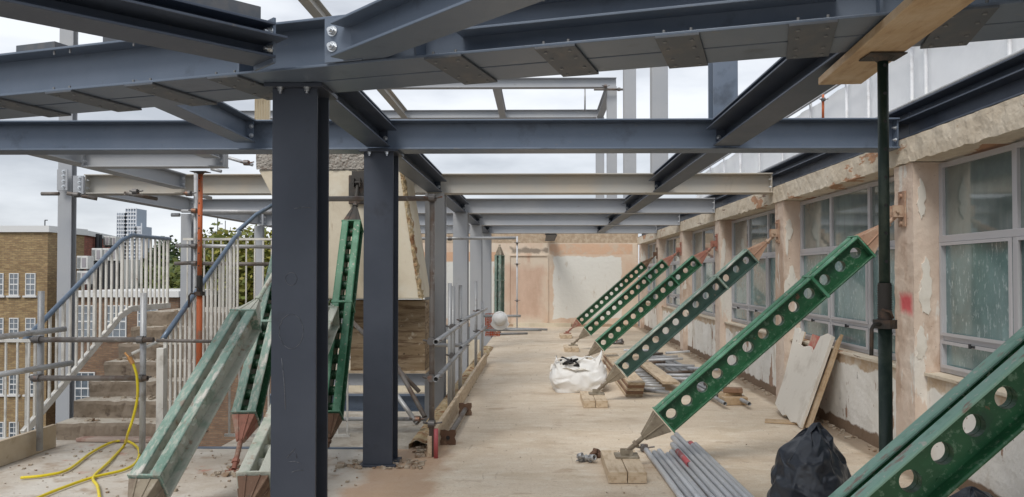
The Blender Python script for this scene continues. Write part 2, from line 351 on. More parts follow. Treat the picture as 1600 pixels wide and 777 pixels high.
def m_plaster(name, kind):
    m, t, p = newmat(name); g = t.nodes.new('ShaderNodeNewGeometry').outputs['Position']
    sandy = mix_nodes(t, noise_mask(t, g, 9, .42, .62), (.40, .30, .21), (.52, .42, .31))
    if kind == 'pier':
        c = mix_nodes(t, noise_mask(t, g, 3, .4, .65, (1, 1, .5)), (.60, .475, .385), (.68, .575, .485))
        c = mix_nodes(t, noise_mask(t, g, 2.2, .52, .60, (1, 1, .45), 8, (0, 3, 1)), c, (.49, .36, .275))
        c = mix_nodes(t, noise_mask(t, g, 2.4, .595, .61, (1.6, 1.6, .4), 9, (5, 0, 2)), c, (.70, .66, .60))
        c = mix_nodes(t, noise_mask(t, g, 30, .66, .70), c, (.28, .19, .14))
        red = box_mask(t, g, {'Y': (6.46, 6.72), 'Z': (1.28, 1.50)}, .07, .02, 6)
        c = mix_nodes(t, mth(t, 'MULTIPLY', red, .85), c, (.62, .045, .07))
        b = (14, .5)
    elif kind == 'lintel':
        c = mix_nodes(t, noise_mask(t, g, 3, .42, .64, (1, .6, 2)), (.58, .50, .39), (.68, .61, .50))
        c = mix_nodes(t, mth(t, 'MULTIPLY', noise_mask(t, g, 22, .5, .7), .35), c, (.44, .36, .27))
        c = mix_nodes(t, noise_mask(t, g, 1.7, .575, .59, (1, .6, 2.2), 8, (2, 0, 3)), c, (.44, .25, .15))
        c = mix_nodes(t, noise_mask(t, g, 2.4, .64, .65, (1, .4, 3), 8, (7, 3, 0)), c, (.20, .13, .09))
        b = (20, .5)
    elif kind == 'spandrel':
        c = mix_nodes(t, noise_mask(t, g, 2, .4, .65), (.77, .745, .69), (.84, .82, .775))
        c = mix_nodes(t, noise_mask(t, g, 3, .55, .66, (1, 1, .35), 8), c, (.56, .50, .42))
        c = mix_nodes(t, noise_mask(t, g, 3.1, .605, .62, (1, 1.6, .55), 9, (3, 3, 3)), c, (.36, .235, .17))
        c = mix_nodes(t, noise_mask(t, g, 11, .69, .70, (1, 2, .5), 4), c, (.10, .07, .06))
        top = box_mask(t, g, {'Z': (.70, 1.2)}, .015, .05, 4)
        c = mix_nodes(t, top, c, mix_nodes(t, noise_mask(t, g, 5, .45, .6), (.50, .37, .25), (.60, .52, .42)))
        bot = box_mask(t, g, {'Z': (-.5, .13)}, .02, .03, 6)
        c = mix_nodes(t, bot, c, (.22, .15, .10))
        b = (18, .4)
    else:   # far wall: stained render, peach lintel, white painted panel
        c = mix_nodes(t, noise_mask(t, g, 1.3, .42, .62, (1, 1, .6), 8), (.66, .50, .38), (.70, .60, .49))
        c = mix_nodes(t, noise_mask(t, g, 2.2, .54, .66, (1, 1, .5), 9, (4, 0, 1)), c, (.60, .42, .31))
        c = mix_nodes(t, box_mask(t, g, {'X': (-1.15, 0.25), 'Z': (.15, 2.0)}, .3, .15, 2), c, mix_nodes(t, noise_mask(t, g, 3, .4, .65, (1, 1, .4), 8), (.66, .48, .37), (.57, .40, .30)))
        wht = mix_nodes(t, noise_mask(t, g, 6, .6, .7, (1, 1, .4)), (.74, .73, .68), (.62, .57, .49))
        c = mix_nodes(t, box_mask(t, g, {'X': (.45, 2.62), 'Z': (.25, 2.22)}, .03, .06, 3), c, wht)
        c = mix_nodes(t, box_mask(t, g, {'X': (-5.2, -1.4), 'Z': (.25, 2.05)}, .03, .03, 3), c, wht)
        c = mix_nodes(t, box_mask(t, g, {'X': (.32, 2.95), 'Z': (2.26, 2.60)}, .01, .012, 3), c, mix_nodes(t, noise_mask(t, g, 4, .5, .66), (.64, .43, .30), (.60, .48, .37)))
        c = mix_nodes(t, box_mask(t, g, {'X': (-5.2, -1.3), 'Z': (2.05, 2.35)}, .01, .012, 3), c, (.64, .40, .26))
        c = mix_nodes(t, box_mask(t, g, {'X': (-.9, .32), 'Z': (2.28, 2.50)}, .06, .1, 3), c, (.30, .25, .20))
        c = mix_nodes(t, box_mask(t, g, {'Z': (2.62, 3.4)}, .015, .012, 3), c, sandy)
        c = mix_nodes(t, box_mask(t, g, {'Z': (-.5, .1)}, .02, .03, 6), c, (.40, .29, .20))
        b = (9, .5)
    t.links.new(c, p.inputs['Base Color']); p.inputs['Roughness'].default_value = .9
    bump_to(t, p, g, b[0], b[1], .02)
    return m
M['pier'] = m_plaster('pier_render', 'pier'); M['lintel'] = m_plaster('lintel_concrete', 'lintel')
M['spandrel'] = m_plaster('spandrel_paint', 'spandrel'); M['farwall'] = m_plaster('far_wall_render', 'far')

def m_glass(name, tint, streak, speckle):
    m, t, p = newmat(name); g = t.nodes.new('ShaderNodeNewGeometry').outputs['Position']
    c = mix_nodes(t, noise_mask(t, g, 1.6, .4, .65, (1, 1, .8)), tint, tuple(min(1, v*1.7+.02) for v in tint))
    c = mix_nodes(t, noise_mask(t, g, 22, .52, .75, (1, 1, .10), 5), c, streak)
    if speckle: c = mix_nodes(t, noise_mask(t, g, 46, .56, .68, (1, 1, .35), 5), c, (.42, .52, .52))
    t.links.new(c, p.inputs['Base Color'])
    p.inputs['Roughness'].default_value = .06 if not speckle else .16; p.inputs['Specular IOR Level'].default_value = .9
    p.inputs['Coat Weight'].default_value = .6; p.inputs['Coat Roughness'].default_value = .04
    bump_to(t, p, g, 3, .04, .01)
    return m
M['glass_top'] = m_glass('glass_upper', (.12, .15, .14), (.16, .19, .18), False)
M['glass_low'] = m_glass('glass_lower', (.12, .195, .195), (.16, .24, .24), True)
M['glass_far'] = m_glass('glass_far', (.08, .10, .12), (.25, .28, .32), False)

M['step_stone'] = m_step()
def m_brick(name, a, b, mortar, scale=1.0):
    m, t, p = newmat(name); n = t.nodes.new
    tcn = n('ShaderNodeTexCoord'); sp = n('ShaderNodeSeparateXYZ'); t.links.new(tcn.outputs['Object'], sp.inputs[0])
    cb = n('ShaderNodeCombineXYZ'); t.links.new(mth(t, 'ADD', sp.outputs[0], sp.outputs[1]), cb.inputs[0]); t.links.new(sp.outputs[2], cb.inputs[1])
    br = n('ShaderNodeTexBrick'); t.links.new(cb.outputs[0], br.inputs['Vector'])
    br.inputs['Color1'].default_value = c4(a); br.inputs['Color2'].default_value = c4(b); br.inputs['Mortar'].default_value = c4(mortar)
    br.inputs['Scale'].default_value = scale; br.inputs['Brick Width'].default_value = .3; br.inputs['Row Height'].default_value = .1; br.inputs['Mortar Size'].default_value = .012
    br.inputs['Bias'].default_value = -.1
    c = mix_nodes(t, mth(t, 'MULTIPLY', noise_mask(t, tcn.outputs['Object'], 1.2, .45, .7), .5), br.outputs[0], tuple(v*.5 for v in a))
    c = mix_nodes(t, mth(t, 'MULTIPLY', noise_mask(t, cb.outputs[0], 5, .52, .64, (.5, 2.5, 1)), .5), c, tuple(min(1, v*1.5) for v in b))
    t.links.new(c, p.inputs['Base Color']); p.inputs['Roughness'].default_value = .9
    return m
M['brick_brown'] = m_brick('brick_brown', (.26, .17, .085), (.36, .26, .13), (.20, .15, .10))
M['brick_dull'] = m_brick('brick_dull', (.17, .10, .065), (.24, .15, .09), (.15, .12, .09))
M['brick_red'] = m_brick('brick_red', (.24, .07, .045), (.32, .11, .07), (.18, .10, .08))

# ------------------------------------------------------------------ steelwork
def bolt(mb, p, d, r=.014, h=.018):
    p = Vector(p); d = Vector(d).normalized()
    mb.cone(p, p+d*.004, r*1.45, n=14); mb.cone(p+d*.004, p+d*h, r, n=6, smooth=False); mb.cone(p+d*h, p+d*(h+.014), r*.55, n=8)

def beam(p0, p1, depth, width, m, name, label, group='steel roof beams', ends=(0, 0), ledge=None, tf=.014, tw=.01, plates=True, cat='beam', stiff=()):
    """I-section. p0,p1: centre of the underside at both ends."""
    p0 = Vector(p0); p1 = Vector(p1); L_ = (p1-p0).length; d = (p1-p0).normalized()
    sd = Vector((d.y, -d.x, 0)).normalized()      # sideways (right of direction)
    rt = root(name, label, cat, (p0+p1)/2, group)
    c = lambda s_, o, z: p0 + d*s_ + sd*o + Vector((0, 0, z))
    MB().obox(c(0, 0, tf/2), c(L_, 0, tf/2), width, tf).build('bottom_flange', m, rt, bevel=.003)
    MB().obox(c(0, 0, depth-tf/2), c(L_, 0, depth-tf/2), width, tf).build('top_flange', m, rt, bevel=.003)
    MB().obox(c(0, 0, depth/2), c(L_, 0, depth/2), tw, depth-2*tf).build('web', m, rt)
    if ledge:
        z, a, b, side, w = ledge       # height, start, end, side, width
        MB().obox(c(a, side*(tw/2+w/2), z), c(b, side*(tw/2+w/2), z), w, .012).build('web_ledge', m, rt, bevel=.002)
    for k, e_ in enumerate(ends):
        if e_:
            s0 = .008 if k == 0 else L_-.008
            MB().obox(c(s0-.006, 0, depth/2), c(s0+.006, 0, depth/2), width*.8, depth-2*tf-.004).build('end_plate', m, rt)
            for o in (-.3*width, .3*width):
                for z in (depth*.3, depth*.7): 
                    bm_ = MB(); q = c(s0+(.006 if k == 0 else -.006), o, z); bolt(bm_, q, d if k == 0 else -d); bm_.build('bolt', M['zinc'], rt)
    for s_ in stiff:
        MB().obox(c(s_-.006, 0, depth/2), c(s_+.006, 0, depth/2), width*.96, depth-2*tf-.002).build('stiffener', m, rt)
    return rt

def column(X, Y, z0, z1, w, dp, m, label, group='steel columns', cap=False, base=False, tf=.016, cat='column'):
    rt = root('steel_column', label, cat, (X, Y, z0), group)
    MB().box(X-w/2, X+w/2, Y-dp/2, Y-dp/2+tf, z0, z1).build('flange', m, rt, bevel=.003)
    MB().box(X-w/2, X+w/2, Y+dp/2-tf, Y+dp/2, z0, z1).build('flange', m, rt, bevel=.003)
    MB().box(X-.006, X+.006, Y-dp/2+tf, Y+dp/2-tf, z0, z1).build('web', m, rt)
    if cap:
        cz = MB(); cz.box(X-w/2-.035, X+w/2+.04, Y-dp/2-.045, Y+dp/2+.04, z1-.002, z1+.02); cz.build('cap_plate', m, rt, bevel=.002)
        for o in (-.075, .075):
            b_ = MB(); bolt(b_, (X+o, Y-dp/2-.022, z1-.002), (0, 0, -1), .014, .02); b_.build('bolt', M['zinc'], rt)
    if base:
        MB().box(X-w/2-.03, X+w/2+.03, Y-dp/2-.03, Y+dp/2+.03, z0-.02, z0).build('base_plate', m, rt, bevel=.002)
    return rt

EL = 2.713      # underside of the frame
D_ = .26
TY = [6.73, 10.30, 13.63, 16.97, 20.25]
CX = -1.375
# near twin girder, skewed
gd = Vector((.959, -.284, 0)).normalized(); gn = Vector((.284, .959, 0))
g_front = lambda X: Vector((X, 4.03 - .296*(X+1.377), EL))
gA = g_front(-6.2) + gn*.137; gB = g_front(3.7) + gn*.137
LG = (gB-gA).length
s_of = lambda X: (X+6.2)/.959
rt = beam(gA, gB, D_, .254, M['steel_blue'], 'steel_girder', 'blue-grey near girder, front half of the twin pair crossing the top of the picture', 'twin girder beams',
          ledge=(.125, s_of(-.42), s_of(1.26), 1, .118), stiff=(s_of(-1.62), s_of(-1.05), s_of(-.62), s_of(1.42)))
beam(gA+gn*.272, gB+gn*.272, D_, .254, M['steel_blue'], 'steel_girder', 'blue-grey rear half of the twin girder, seen by its soffit over the dark column', 'twin girder beams')
# splice plates under the pair
for X in (-3.37, -2.81, -2.25, -1.71, -.474, .072, .614, 1.163, 1.735, 2.3):
    c = g_front(X) + gn*.27 + Vector((0, 0, -.007))
    a = c - gd*.098; b = c + gd*.098
    pl = MB().obox(a, b, .535, .012).build('splice_plate', M['plate'], rt, bevel=.002)
    for u in (-.06, .06):
        for v in (-.21, -.09, .09, .21):
            q = c + gd*u + gn*v
            MB().cone(q+Vector((0, 0, -.006)), q+Vector((0, 0, -.012)), .009, n=6, smooth=False).build('bolt_head', M['bolt_dull'], pl)
    for u in (-.06, .06):
        q = g_front(X) + gn*.03 + gd*u
        MB().cone(q+Vector((0, 0, .014)), q+Vector((0, 0, .03)), .007, n=8).build('bolt_end', M['bolt_dull'], pl)
        MB().cone(q+Vector((0, 0, D_-.038)), q+Vector((0, 0, D_-.014)), .006, n=8).build('bolt_end', M['bolt_dull'], pl)
# plates on top of the girder at the left
for X, w in ((-3.0, .30), (-2.35, .34)):
    c = g_front(X) + gn*.2 + Vector((0, 0, D_+.021))
    tag(MB().obox(c-gd*w/2, c+gd*w/2, .36, .04).build('packing_plate', M['plate'], bevel=.003),
        'dark flat plate lying on the near girder, ' + ('leftmost of the two' if X < -2.5 else 'right of the two, beside a pale column'), 'plate', 'plates on the girder')

# diagonal beams coming towards the viewer
nb0 = Vector((-1.385, 3.955, EL+.016)); db = Vector((-.703, -.711, 0))
b_1 = beam(nb0+db*.03, nb0+db*2.3, .18, .235, M['steel_blue_shaded'], 'diagonal_beam', 'dark blue-grey beam running diagonally to the top left corner, bolted with two bolts', 'diagonal beams at the corner node',
           ledge=(.088, -.02, 2.27, -1, .20))
sdb = Vector((db.y, -db.x, 0))
MB().obox(nb0+db*.025+Vector((0, 0, .09)), nb0+db*.04+Vector((0, 0, .09)), .22, .23).build('end_plate', M['steel_blue'], b_1, bevel=.002)
for z in (.045, .135):
    k = MB(); bolt(k, nb0 + db*.042 - sdb*.088 + Vector((0, 0, z)), db, .017, .022); k.build('bolt', M['zinc'], b_1)
dk0 = nb0 + db*.10 + sdb*.03 + Vector((0, 0, .214))
tag(MB().obox(dk0, dk0+db*1.9, .26, .065).build('deck_strip', M['plate'], bevel=.003), 'dark rough strip lying on top of the top left diagonal beam', 'deck')
nc0 = Vector((-.985, 3.93, EL+.016)); dc = Vector((.703, -.711, 0))
b_2 = beam(nc0+dc*.02, nc0+dc*2.4, .18, .21, M['steel_blue'], 'diagonal_beam', 'blue-grey beam slanting up right from the node above the dark column', 'diagonal beams at the corner node')
e0 = g_front(-.985) + Vector((0, 0, 0))
MB().obox(e0 - gd*.115 - gn*.008 + Vector((0, 0, .125)), e0 + gd*.10 - gn*.008 + Vector((0, 0, .125)), .014, .228).build('end_plate', M['steel_blue'], b_2, bevel=.002)
for z in (.085, .165):
    k = MB(); bolt(k, e0 - gd*.068 - gn*.016 + Vector((0, 0, z+.005)), -gn, .019, .024); k.build('bolt', M['zinc'], b_2)

# unseen deck added overhead to shade the near girder and edge beam
tag(MB().box(-.3, 3.0, .2, 3.0, EL+D_+.03, EL+D_+.07).build('shading_deck', M['plate']), 'added unseen deck above the viewer, shading the near girder', 'deck')
# transverse beams
RX = 3.07
beam((-7.5, TY[0], EL), (RX, TY[0], EL), D_, .254, M['steel_blue'], 'transverse_beam', 'long blue-grey steel beam spanning the whole view at the second column', 'cross beams of the roof frame', ends=(0, 1))
beam((-6.05, TY[1], EL), (RX, TY[1], EL), D_, .254, M['steel_cream'], 'transverse_beam', 'dusty cream-stained steel cross beam, next one behind the blue-grey one', 'cross beams of the roof frame', ends=(1, 1))
beam((-6.05, TY[2], EL), (RX, TY[2], EL), D_, .254, M['steel_light'], 'transverse_beam', 'pale grey cross beam just behind the cream-stained one', 'cross beams of the roof frame', ends=(1, 1))
beam((-6.05, TY[3], EL), (RX, TY[3], EL), D_, .254, M['steel_light'], 'transverse_beam', 'pale grey cross beam, last but one before the far wall', 'cross beams of the roof frame', ends=(1, 1))
beam((-6.05, TY[4], EL), (RX, TY[4], EL), D_, .254, M['steel_light'], 'transverse_beam', 'pale grey cross beam nearest the far wall', 'cross beams of the roof frame', ends=(1, 1))
# longitudinal beams
def lb(X, y0, y1, w, dp, m, label, group='lengthwise beams between the cross beams', z=None):
    z = EL + (D_-dp) if z is None else z
    led = (.145, .012, y1-y0-.012, 1 if X < 0 else -1, w/2+.055) if abs(X-CX) < .01 or X == 1.6 else None
    return beam((X, y0, z), (X, y1, z), dp, w, m, 'lengthwise_beam', label, group, ends=(1, 1), ledge=led)
ybays = [(TY[i]+.13, TY[i+1]-.13) for i in range(4)]
lb(CX, 4.66, TY[0]-.13, .20, .24, M['steel_blue_shaded'], 'dark beam joining the two dark columns overhead')
lb(1.6, 3.80, TY[0]-.13, .23, .24, M['steel_blue_shaded'], 'blue-grey lengthwise beam right of centre, nearest one, running up to the propped plank')
lb(-2.52, 4.95, TY[0]-.13, .17, .2, M['steel_blue'], 'short blue-grey lengthwise beam left of the front column')
for i, (a, b) in enumerate(ybays):
    nm = ['in the first bay behind the blue-grey cross beam', 'in the bay behind the cream-stained cross beam', 'in the last bay but one', 'in the bay nearest the far wall'][i]
    lb(CX, a, b, .20, .25, M['steel_blue_shaded'], 'lengthwise beam over the column row, ' + nm)
    lb(1.6, a, b, .20, .25, M['steel_blue_shaded'], 'lengthwise beam right of centre, ' + nm)
lb(.34, TY[4]+.14, 24.2, .3, .2, M['plate'], 'short brown beam stub under the farthest cross beam near the wall', z=EL-.03)
lb(-4.76, TY[0]+.13, TY[1]-.13, .18, .2, M['steel_light'], 'pale lengthwise beam over the stairs, outer one at left')
lb(-3.3, TY[0]+.13, 7.75, .16, .16, M['steel_light'], 'very short pale beam stub over the orange prop')
beam((-4.66, 7.85, EL+.02), (-3.2, 7.85, EL+.02), .2, .15, M['steel_light'], 'trimmer_beam', 'short pale cross beam trimming the opening over the stairs', 'trimmers over the stairs', ends=(1, 1))
for i, (a, b) in enumerate(ybays[1:]):
    lb(-6.15, a, b, .2, .24, M['steel_light'], 'pale outer edge beam at left, ' + ['between first and second outer columns', 'between second and third outer columns', 'behind the third outer column'][i])
# edge beam on the window wall
ys = [2.0] + TY + [24.2]
nmw = ['nearest one, top right corner', 'over the second window bay', 'over the third window bay', 'over the fourth window bay', 'over the fifth window bay', 'last one at the far corner']
for i in range(6):
    beam((3.215, ys[i]+(.005 if i else 0), 2.792), (3.215, ys[i+1]-.005, 2.792), .27, .254, M['steel_blue_shaded'], 'edge_beam',
         'dark blue-grey edge beam on the window wall, ' + nmw[i], 'edge beams on the window wall', ledge=(.16, 0, ys[i+1]-ys[i]-.01, -1, .118))
# columns
column(CX, 4.45, -.3, EL-.022, .254, .254, M['steel_dark'], 'dark graphite steel column nearest the viewer, left of centre', cap=True)
c1_ = bpy.data.objects['steel_column']
for (px_, py_, rx_, ry_) in ((455, 518, 19, 27), (455, 436, 9, 10)):
    q = at(px_, py_, 4.322); ring = [(q.x+rx_/279.7*math.cos(k*math.pi/12)*(1+.06*math.sin(3*k)), 4.3215, q.z+ry_/279.7*math.sin(k*math.pi/12)) for k in range(25)]
    MB().path(ring, .0013, 5).build('chalk_mark', M['chalk'], c1_)
for (x0_, y0_, x1_, y1_) in ((448, 716, 462, 700), (450, 722, 470, 724), (456, 738, 474, 735), (460, 326, 486, 325), (459, 706, 464, 716), (440, 560, 446, 640)):
    MB().path([at(x0_, y0_, 4.322), at((x0_+x1_)/2+1, (y0_+y1_)/2-2, 4.322), at(x1_, y1_, 4.322)], .002, 5).build('chalk_mark', M['chalk'], c1_)
column(CX, 6.73, .02, EL-.022, .254, .254, M['steel_dark'], 'second dark graphite steel column, standing behind the first at floor edge', cap=True, base=True)
for i in range(1, 5):
    column(CX, TY[i], -3.0, EL, .254, .254, M['steel_light'], 'pale grey column along the void, ' + ['nearest of the pale ones, behind a rusty tube', 'second of the pale ones', 'third of the pale ones', 'farthest of the pale ones, beside the green soldier'][i-1])
for i in range(1, 4):
    column(at((0, 101, 291, 404)[i], 300, TY[i]-.06).x, TY[i], -9, (5.95 if i == 1 else EL), .185, .12, M['steel_light'], 'pale outer column at left, ' + ['nearest one, taller than the roof frame', 'second, behind the orange prop', 'third, beside the front dark column'][i-1])
# cleats on the first outer column
for (x, y) in ((97, 280), (122, 290)):
    q = at(x, y, 10.14); k = root('bolted_cleat', 'bolted steel cleat on the nearest outer column, ' + ('left one' if x < 100 else 'right one under the cream beam end'), 'bracket', q, 'cleats on the outer column')
    MB().box(q.x-.07, q.x+.07, q.y, q.y+.02, q.z-.15, q.z+.13).build('plate', M['steel_light'], k, bevel=.002)
    for z in (-.1, -.03, .04, .10):
        b_ = MB(); bolt(b_, (q.x+.02, q.y, q.z+z), (0, -1, 0), .016, .02); b_.build('bolt', M['zinc'], k)
# upper storey
upm = [M['steel_blue'], M['steel_light'], M['steel_light'], M['steel_light'], M['steel_light']]
for i in range(5):
    column(1.6, TY[i], EL+D_+.001, 5.74 if i > 1 else 6.6, .21, .21, upm[i], 'upper storey column rising above the cross beams, ' + ['nearest, bluish and widest', 'second from the right', 'third from the right', 'fourth, carrying the upper frame corner', 'farthest and thinnest'][i], 'upper storey columns')
UE = 5.742
ug = 'upper storey beams against the sky'
beam((-3.6, TY[3], UE), (1.7, TY[3], UE), .21, .19, M['steel_light'], 'upper_beam', 'upper storey cross beam against the sky, nearer and higher one', ug)
beam((-8.0, TY[4], UE), (1.7, TY[4], UE), .21, .19, M['steel_light'], 'upper_beam', 'upper storey cross beam against the sky, just above the blue-grey beam', ug)
beam((-3.52, 7.5, UE), (-3.52, TY[3]-.1, UE), .2, .17, M['steel_cream'], 'upper_beam', 'brownish upper beam crossing the sky at top left of the node', ug)
beam((-3.52, TY[3]+.1, UE), (-3.52, TY[4]-.1, UE), .2, .17, M['steel_cream'], 'upper_beam', 'upper lengthwise beam, left one of three between the upper cross beams', ug)
beam((-.94, TY[3]+.1, UE), (-.94, TY[4]-.1, UE), .2, .17, M['steel_light'], 'upper_beam', 'upper lengthwise beam, middle one of three between the upper cross beams', ug)
beam((1.6, TY[3]+.1, UE), (1.6, TY[4]-.1, UE), .2, .17, M['steel_light'], 'upper_beam', 'upper lengthwise beam, right one of three between the upper cross beams', ug)

# ------------------------------------------------------------------ floor, ground
o = MB().flat([(-4.62, -4), (3.6, -4), (3.6, 24.6), (-1.22, 24.6), (-1.22, 7.28), (-3.55, 7.28), (-3.55, 7.62), (-4.9, 7.62), (-4.9, 7.28), (-4.62, 7.28)], -.3, 0).build('floor', M['floor']); o['kind'] = 'structure'
o = MB().flat([(-2500, -60), (2500, -60), (2500, 3500), (-2500, 3500)], -11, -10).build('ground', M['tarmac']); o['kind'] = 'structure'
o = MB().flat([(-4.6, 7.3), (-1.25, 7.3), (-1.25, 16.5), (-4.6, 16.5)], -1.05, -.85).build('lower_floor', M['concrete']); o['kind'] = 'structure'

# ------------------------------------------------------------------ window wall (right)
PX, SPX, WX = 3.10, 3.20, 3.34
pc = [3.22, 6.62, 10.02, 13.5, 16.9, 20.3, 23.75]; PW = .34
ww = root('window_wall', 'stripped plaster wall with large metal windows along the right side', 'wall', (3.3, 12, 0))
def rough_box(x0, x1, y0, y1, z0, z1, step, amp, seed, sc_=6, edge_amp=None):
    """box with a subdivided, noise-worn front face (facing -x)"""
    mb = MB(); ny = max(2, int((y1-y0)/step)); nz_ = max(2, int((z1-z0)/step))
    vs = []
    for j in range(nz_+1):
        for i in range(ny+1):
            y = y0+(y1-y0)*i/ny; z = z0+(z1-z0)*j/nz_
            n_ = noise.fractal(Vector((seed, y*sc_, z*sc_)), 1, 2, 4)
            x = x0 + amp*n_
            if j == 0: z += (edge_amp or amp)*noise.fractal(Vector((seed+9, y*sc_, 0)), 1, 2, 4)
            vs.append((x, y, z))
    fs = [(j*(ny+1)+i, j*(ny+1)+i+1, (j+1)*(ny+1)+i+1, (j+1)*(ny+1)+i) for j in range(nz_) for i in range(ny)]
    b0 = len(vs)
    # back rim
    rim = [i for i in range(ny+1)] + [j*(ny+1)+ny for j in range(1, nz_+1)] + [nz_*(ny+1)+i for i in range(ny-1, -1, -1)] + [j*(ny+1) for j in range(nz_-1, 0, -1)]
    for r_ in rim: vs.append((x1, vs[r_][1], vs[r_][2]))
    k = len(rim)
    for a in range(k): fs.append((rim[a], rim[(a+1) % k], b0+(a+1) % k, b0+a))
    fs.append(tuple(range(b0, b0+k)))
    return mb.add(vs, fs)
for i, y in enumerate(pc):
    rough_box(PX, WX+.2, y-PW/2, y+PW/2, 0, 2.57, .03, .006, i*3, 7).build('pier', M['pier'], ww)
rough_box(PX-.02, WX+.2, -1.0, 24.3, 2.575, 2.785, .03, .010, 40, 7, .016).build('lintel', M['lintel'], ww)
edges = [(-1.0, pc[0]-PW/2)] + [(pc[i]+PW/2, pc[i+1]-PW/2) for i in range(6)]
for i, (a, b) in enumerate(edges):
    rough_box(SPX, WX+.2, a+.001, b-.001, 0, .80, .04, .006, 60+i, 5).build('spandrel', M['spandrel'], ww)
    MB().box(SPX-.025, WX+.05, a+.003, b-.003, .803, .835).build('sill', M['lintel'], ww, bevel=.006)
    z0, z1, z2, z3 = .84, 1.12, 1.93, 2.555
    fr = MB(); f_ = .028
    k = 3; w = (b-a)/k
    ymul = [a+w*j for j in range(k+1)]
    for j, y in enumerate(ymul):
        yy = min(max(y, a+f_), b-f_)
        fr.box(WX-.03, WX+.03, yy-f_, yy+f_, z0, z3)
    for z in (z0+.02, z3-.02): fr.box(WX-.027, WX+.027, a+.002, b-.002, z-.02, z+.02)
    fr.box(WX-.034, WX+.034, a+.002, b-.002, z2-.028, z2+.028)
    fr.box(WX-.025, WX+.025, a+.002, b-.002, z1-.02, z1+.02)
    wn = fr.build('window', M['win_frame'], ww, bevel=.003)
    # opening sashes: inner frames
    ins = MB()
    for j in range(k):
        ya, yb = ymul[j]+.03, ymul[j+1]-.03
        for (u, v) in ((z1+.021, z2-.03), (z0+.04, z1-.021)):
            ins.box(WX-.045, WX-.031, ya, ya+.025, u, v); ins.box(WX-.045, WX-.031, yb-.025, yb, u, v)
            ins.box(WX-.044, WX-.032, ya+.025, yb-.025, u, u+.025); ins.box(WX-.044, WX-.032, ya+.025, yb-.025, v-.025, v)
    ins.build('sash', M['win_frame'], wn)
    for j in range(k):
        ya, yb = ymul[j]+.02, ymul[j+1]-.02
        MB().box(WX-.004, WX+.004, ya, yb, z2+.02, z3-.03).build('pane', M['glass_top'], wn)
        MB().box(WX-.004, WX+.004, ya, yb, z0+.03, z1-.012).build('pane', M['glass_low'], wn)
        MB().box(WX-.004, WX+.004, ya, yb, z1+.012, z2-.02).build('pane', M['glass_low'], wn)
        h = MB(); ym = (ya+yb)/2; h.box(WX-.06, WX-.045, ym-.03, ym+.03, z1-.04, z1-.022).box(WX-.075, WX-.06, ym-.008, ym+.008, z1-.045, z1-.01); h.build('handle', M['steel_pipe_dark'], wn)
random.seed(77)
for i, (y, zr) in enumerate(((6.62, (.85, 2.45)), (10.02, (1.2, 2.5)), (3.22, (1.0, 2.4)), (13.5, (.9, 2.3)))):
    for k in range(4):
        zc = zr[0]+(zr[1]-zr[0])*(k+random.random()*.7)/4; xc = PX+random.uniform(.03, .10); n_ = 22; hh = random.uniform(.10, .24); ww_ = random.uniform(.015, .045)
        poly = [(max(PX+.004, xc+ww_*math.cos(a_*2*math.pi/n_)*random.uniform(.6, 1.5)), zc+hh*math.sin(a_*2*math.pi/n_)*random.uniform(.8, 1.15)) for a_ in range(n_)]
        MB().prism(poly, y-PW/2-.006-.0015*k, y-PW/2+.004+.001*k).build('plaster_patch', M['white_board'], ww)
# far wall
fw = root('end_wall', 'stained render wall closing the far end, peach lintels and white painted panels', 'wall', (-1, 24.5, 0))
MB().box(-5.0, 3.12, 24.35, 24.75, 0, 3.0).build('wall', M['farwall'], fw)
MB().box(-.95, .30, 24.31, 24.35, 2.22, 2.26).box(-.95, -.91, 24.312, 24.352, .15, 2.22).box(.26, .30, 24.312, 24.352, .15, 2.22).build('door_frame', M['farwall'], fw)
MB().box(-.8, 1.0, 24.25, 24.349, .0, .12).build('skirting', M['cream'], fw)
# void edge kerb of broken screed
mb = MB(); random.seed(3)
vs = []; ny = 120
prof = [(-1.22, -.02), (-1.22, .05), (-1.17, .06), (-1.08, .045), (-1.02, .005)]
for i in range(ny+1):
    y = 7.3 + 10*i/ny
    for (x, z) in prof:
        n_ = noise.fractal(Vector((x*9, y*6, 3)), 1, 2, 4)
        vs.append((x+.03*n_, y, max(-.02, z+.035*n_)))
k = len(prof)
o = MB().add(vs, [(i*k+j, i*k+j+1, (i+1)*k+j+1, (i+1)*k+j) for i in range(ny) for j in range(k-1)]).build('broken_kerb', M['broken'])
tag(o, 'broken screed kerb along the edge of the stair void', 'kerb')

# ------------------------------------------------------------------ cream concrete block
Yb = 9.0
A_ = at(404, 266, Yb); B_ = at(627, 266, Yb); C_ = at(657, 467, Yb); D2 = at(508, 467, Yb)
blk = root('concrete_stair_block', 'cream painted concrete block hanging between the dark columns with a broken rusty edge', 'concrete block', ((A_.x+B_.x)/2, 9.4, 0))
MB().prism([(A_.x, A_.z), (B_.x, B_.z), (C_.x, C_.z), (D2.x, D2.z)], Yb, 9.85).build('block', M['cream'], blk, bevel=.01)
mb = MB(); nx = 50
E_ = at(404, 215, Yb)
vs = []
for j in range(9):
    for i in range(nx+1):
        x = A_.x-.02+(B_.x-A_.x+.02)*i/nx; z = A_.z+.004+(E_.z-A_.z)*j/8
        vs.append((x, Yb-.02+.02*noise.fractal(Vector((x*12, z*12, 1)), 1, 2, 4), z))
mb.add(vs, [(j*(nx+1)+i, j*(nx+1)+i+1, (j+1)*(nx+1)+i+1, (j+1)*(nx+1)+i) for j in range(8) for i in range(nx)])
mb.box(A_.x, B_.x, Yb+.03, 9.84, A_.z+.004, E_.z)
mb.build('broken_top', M['aggregate'], blk)
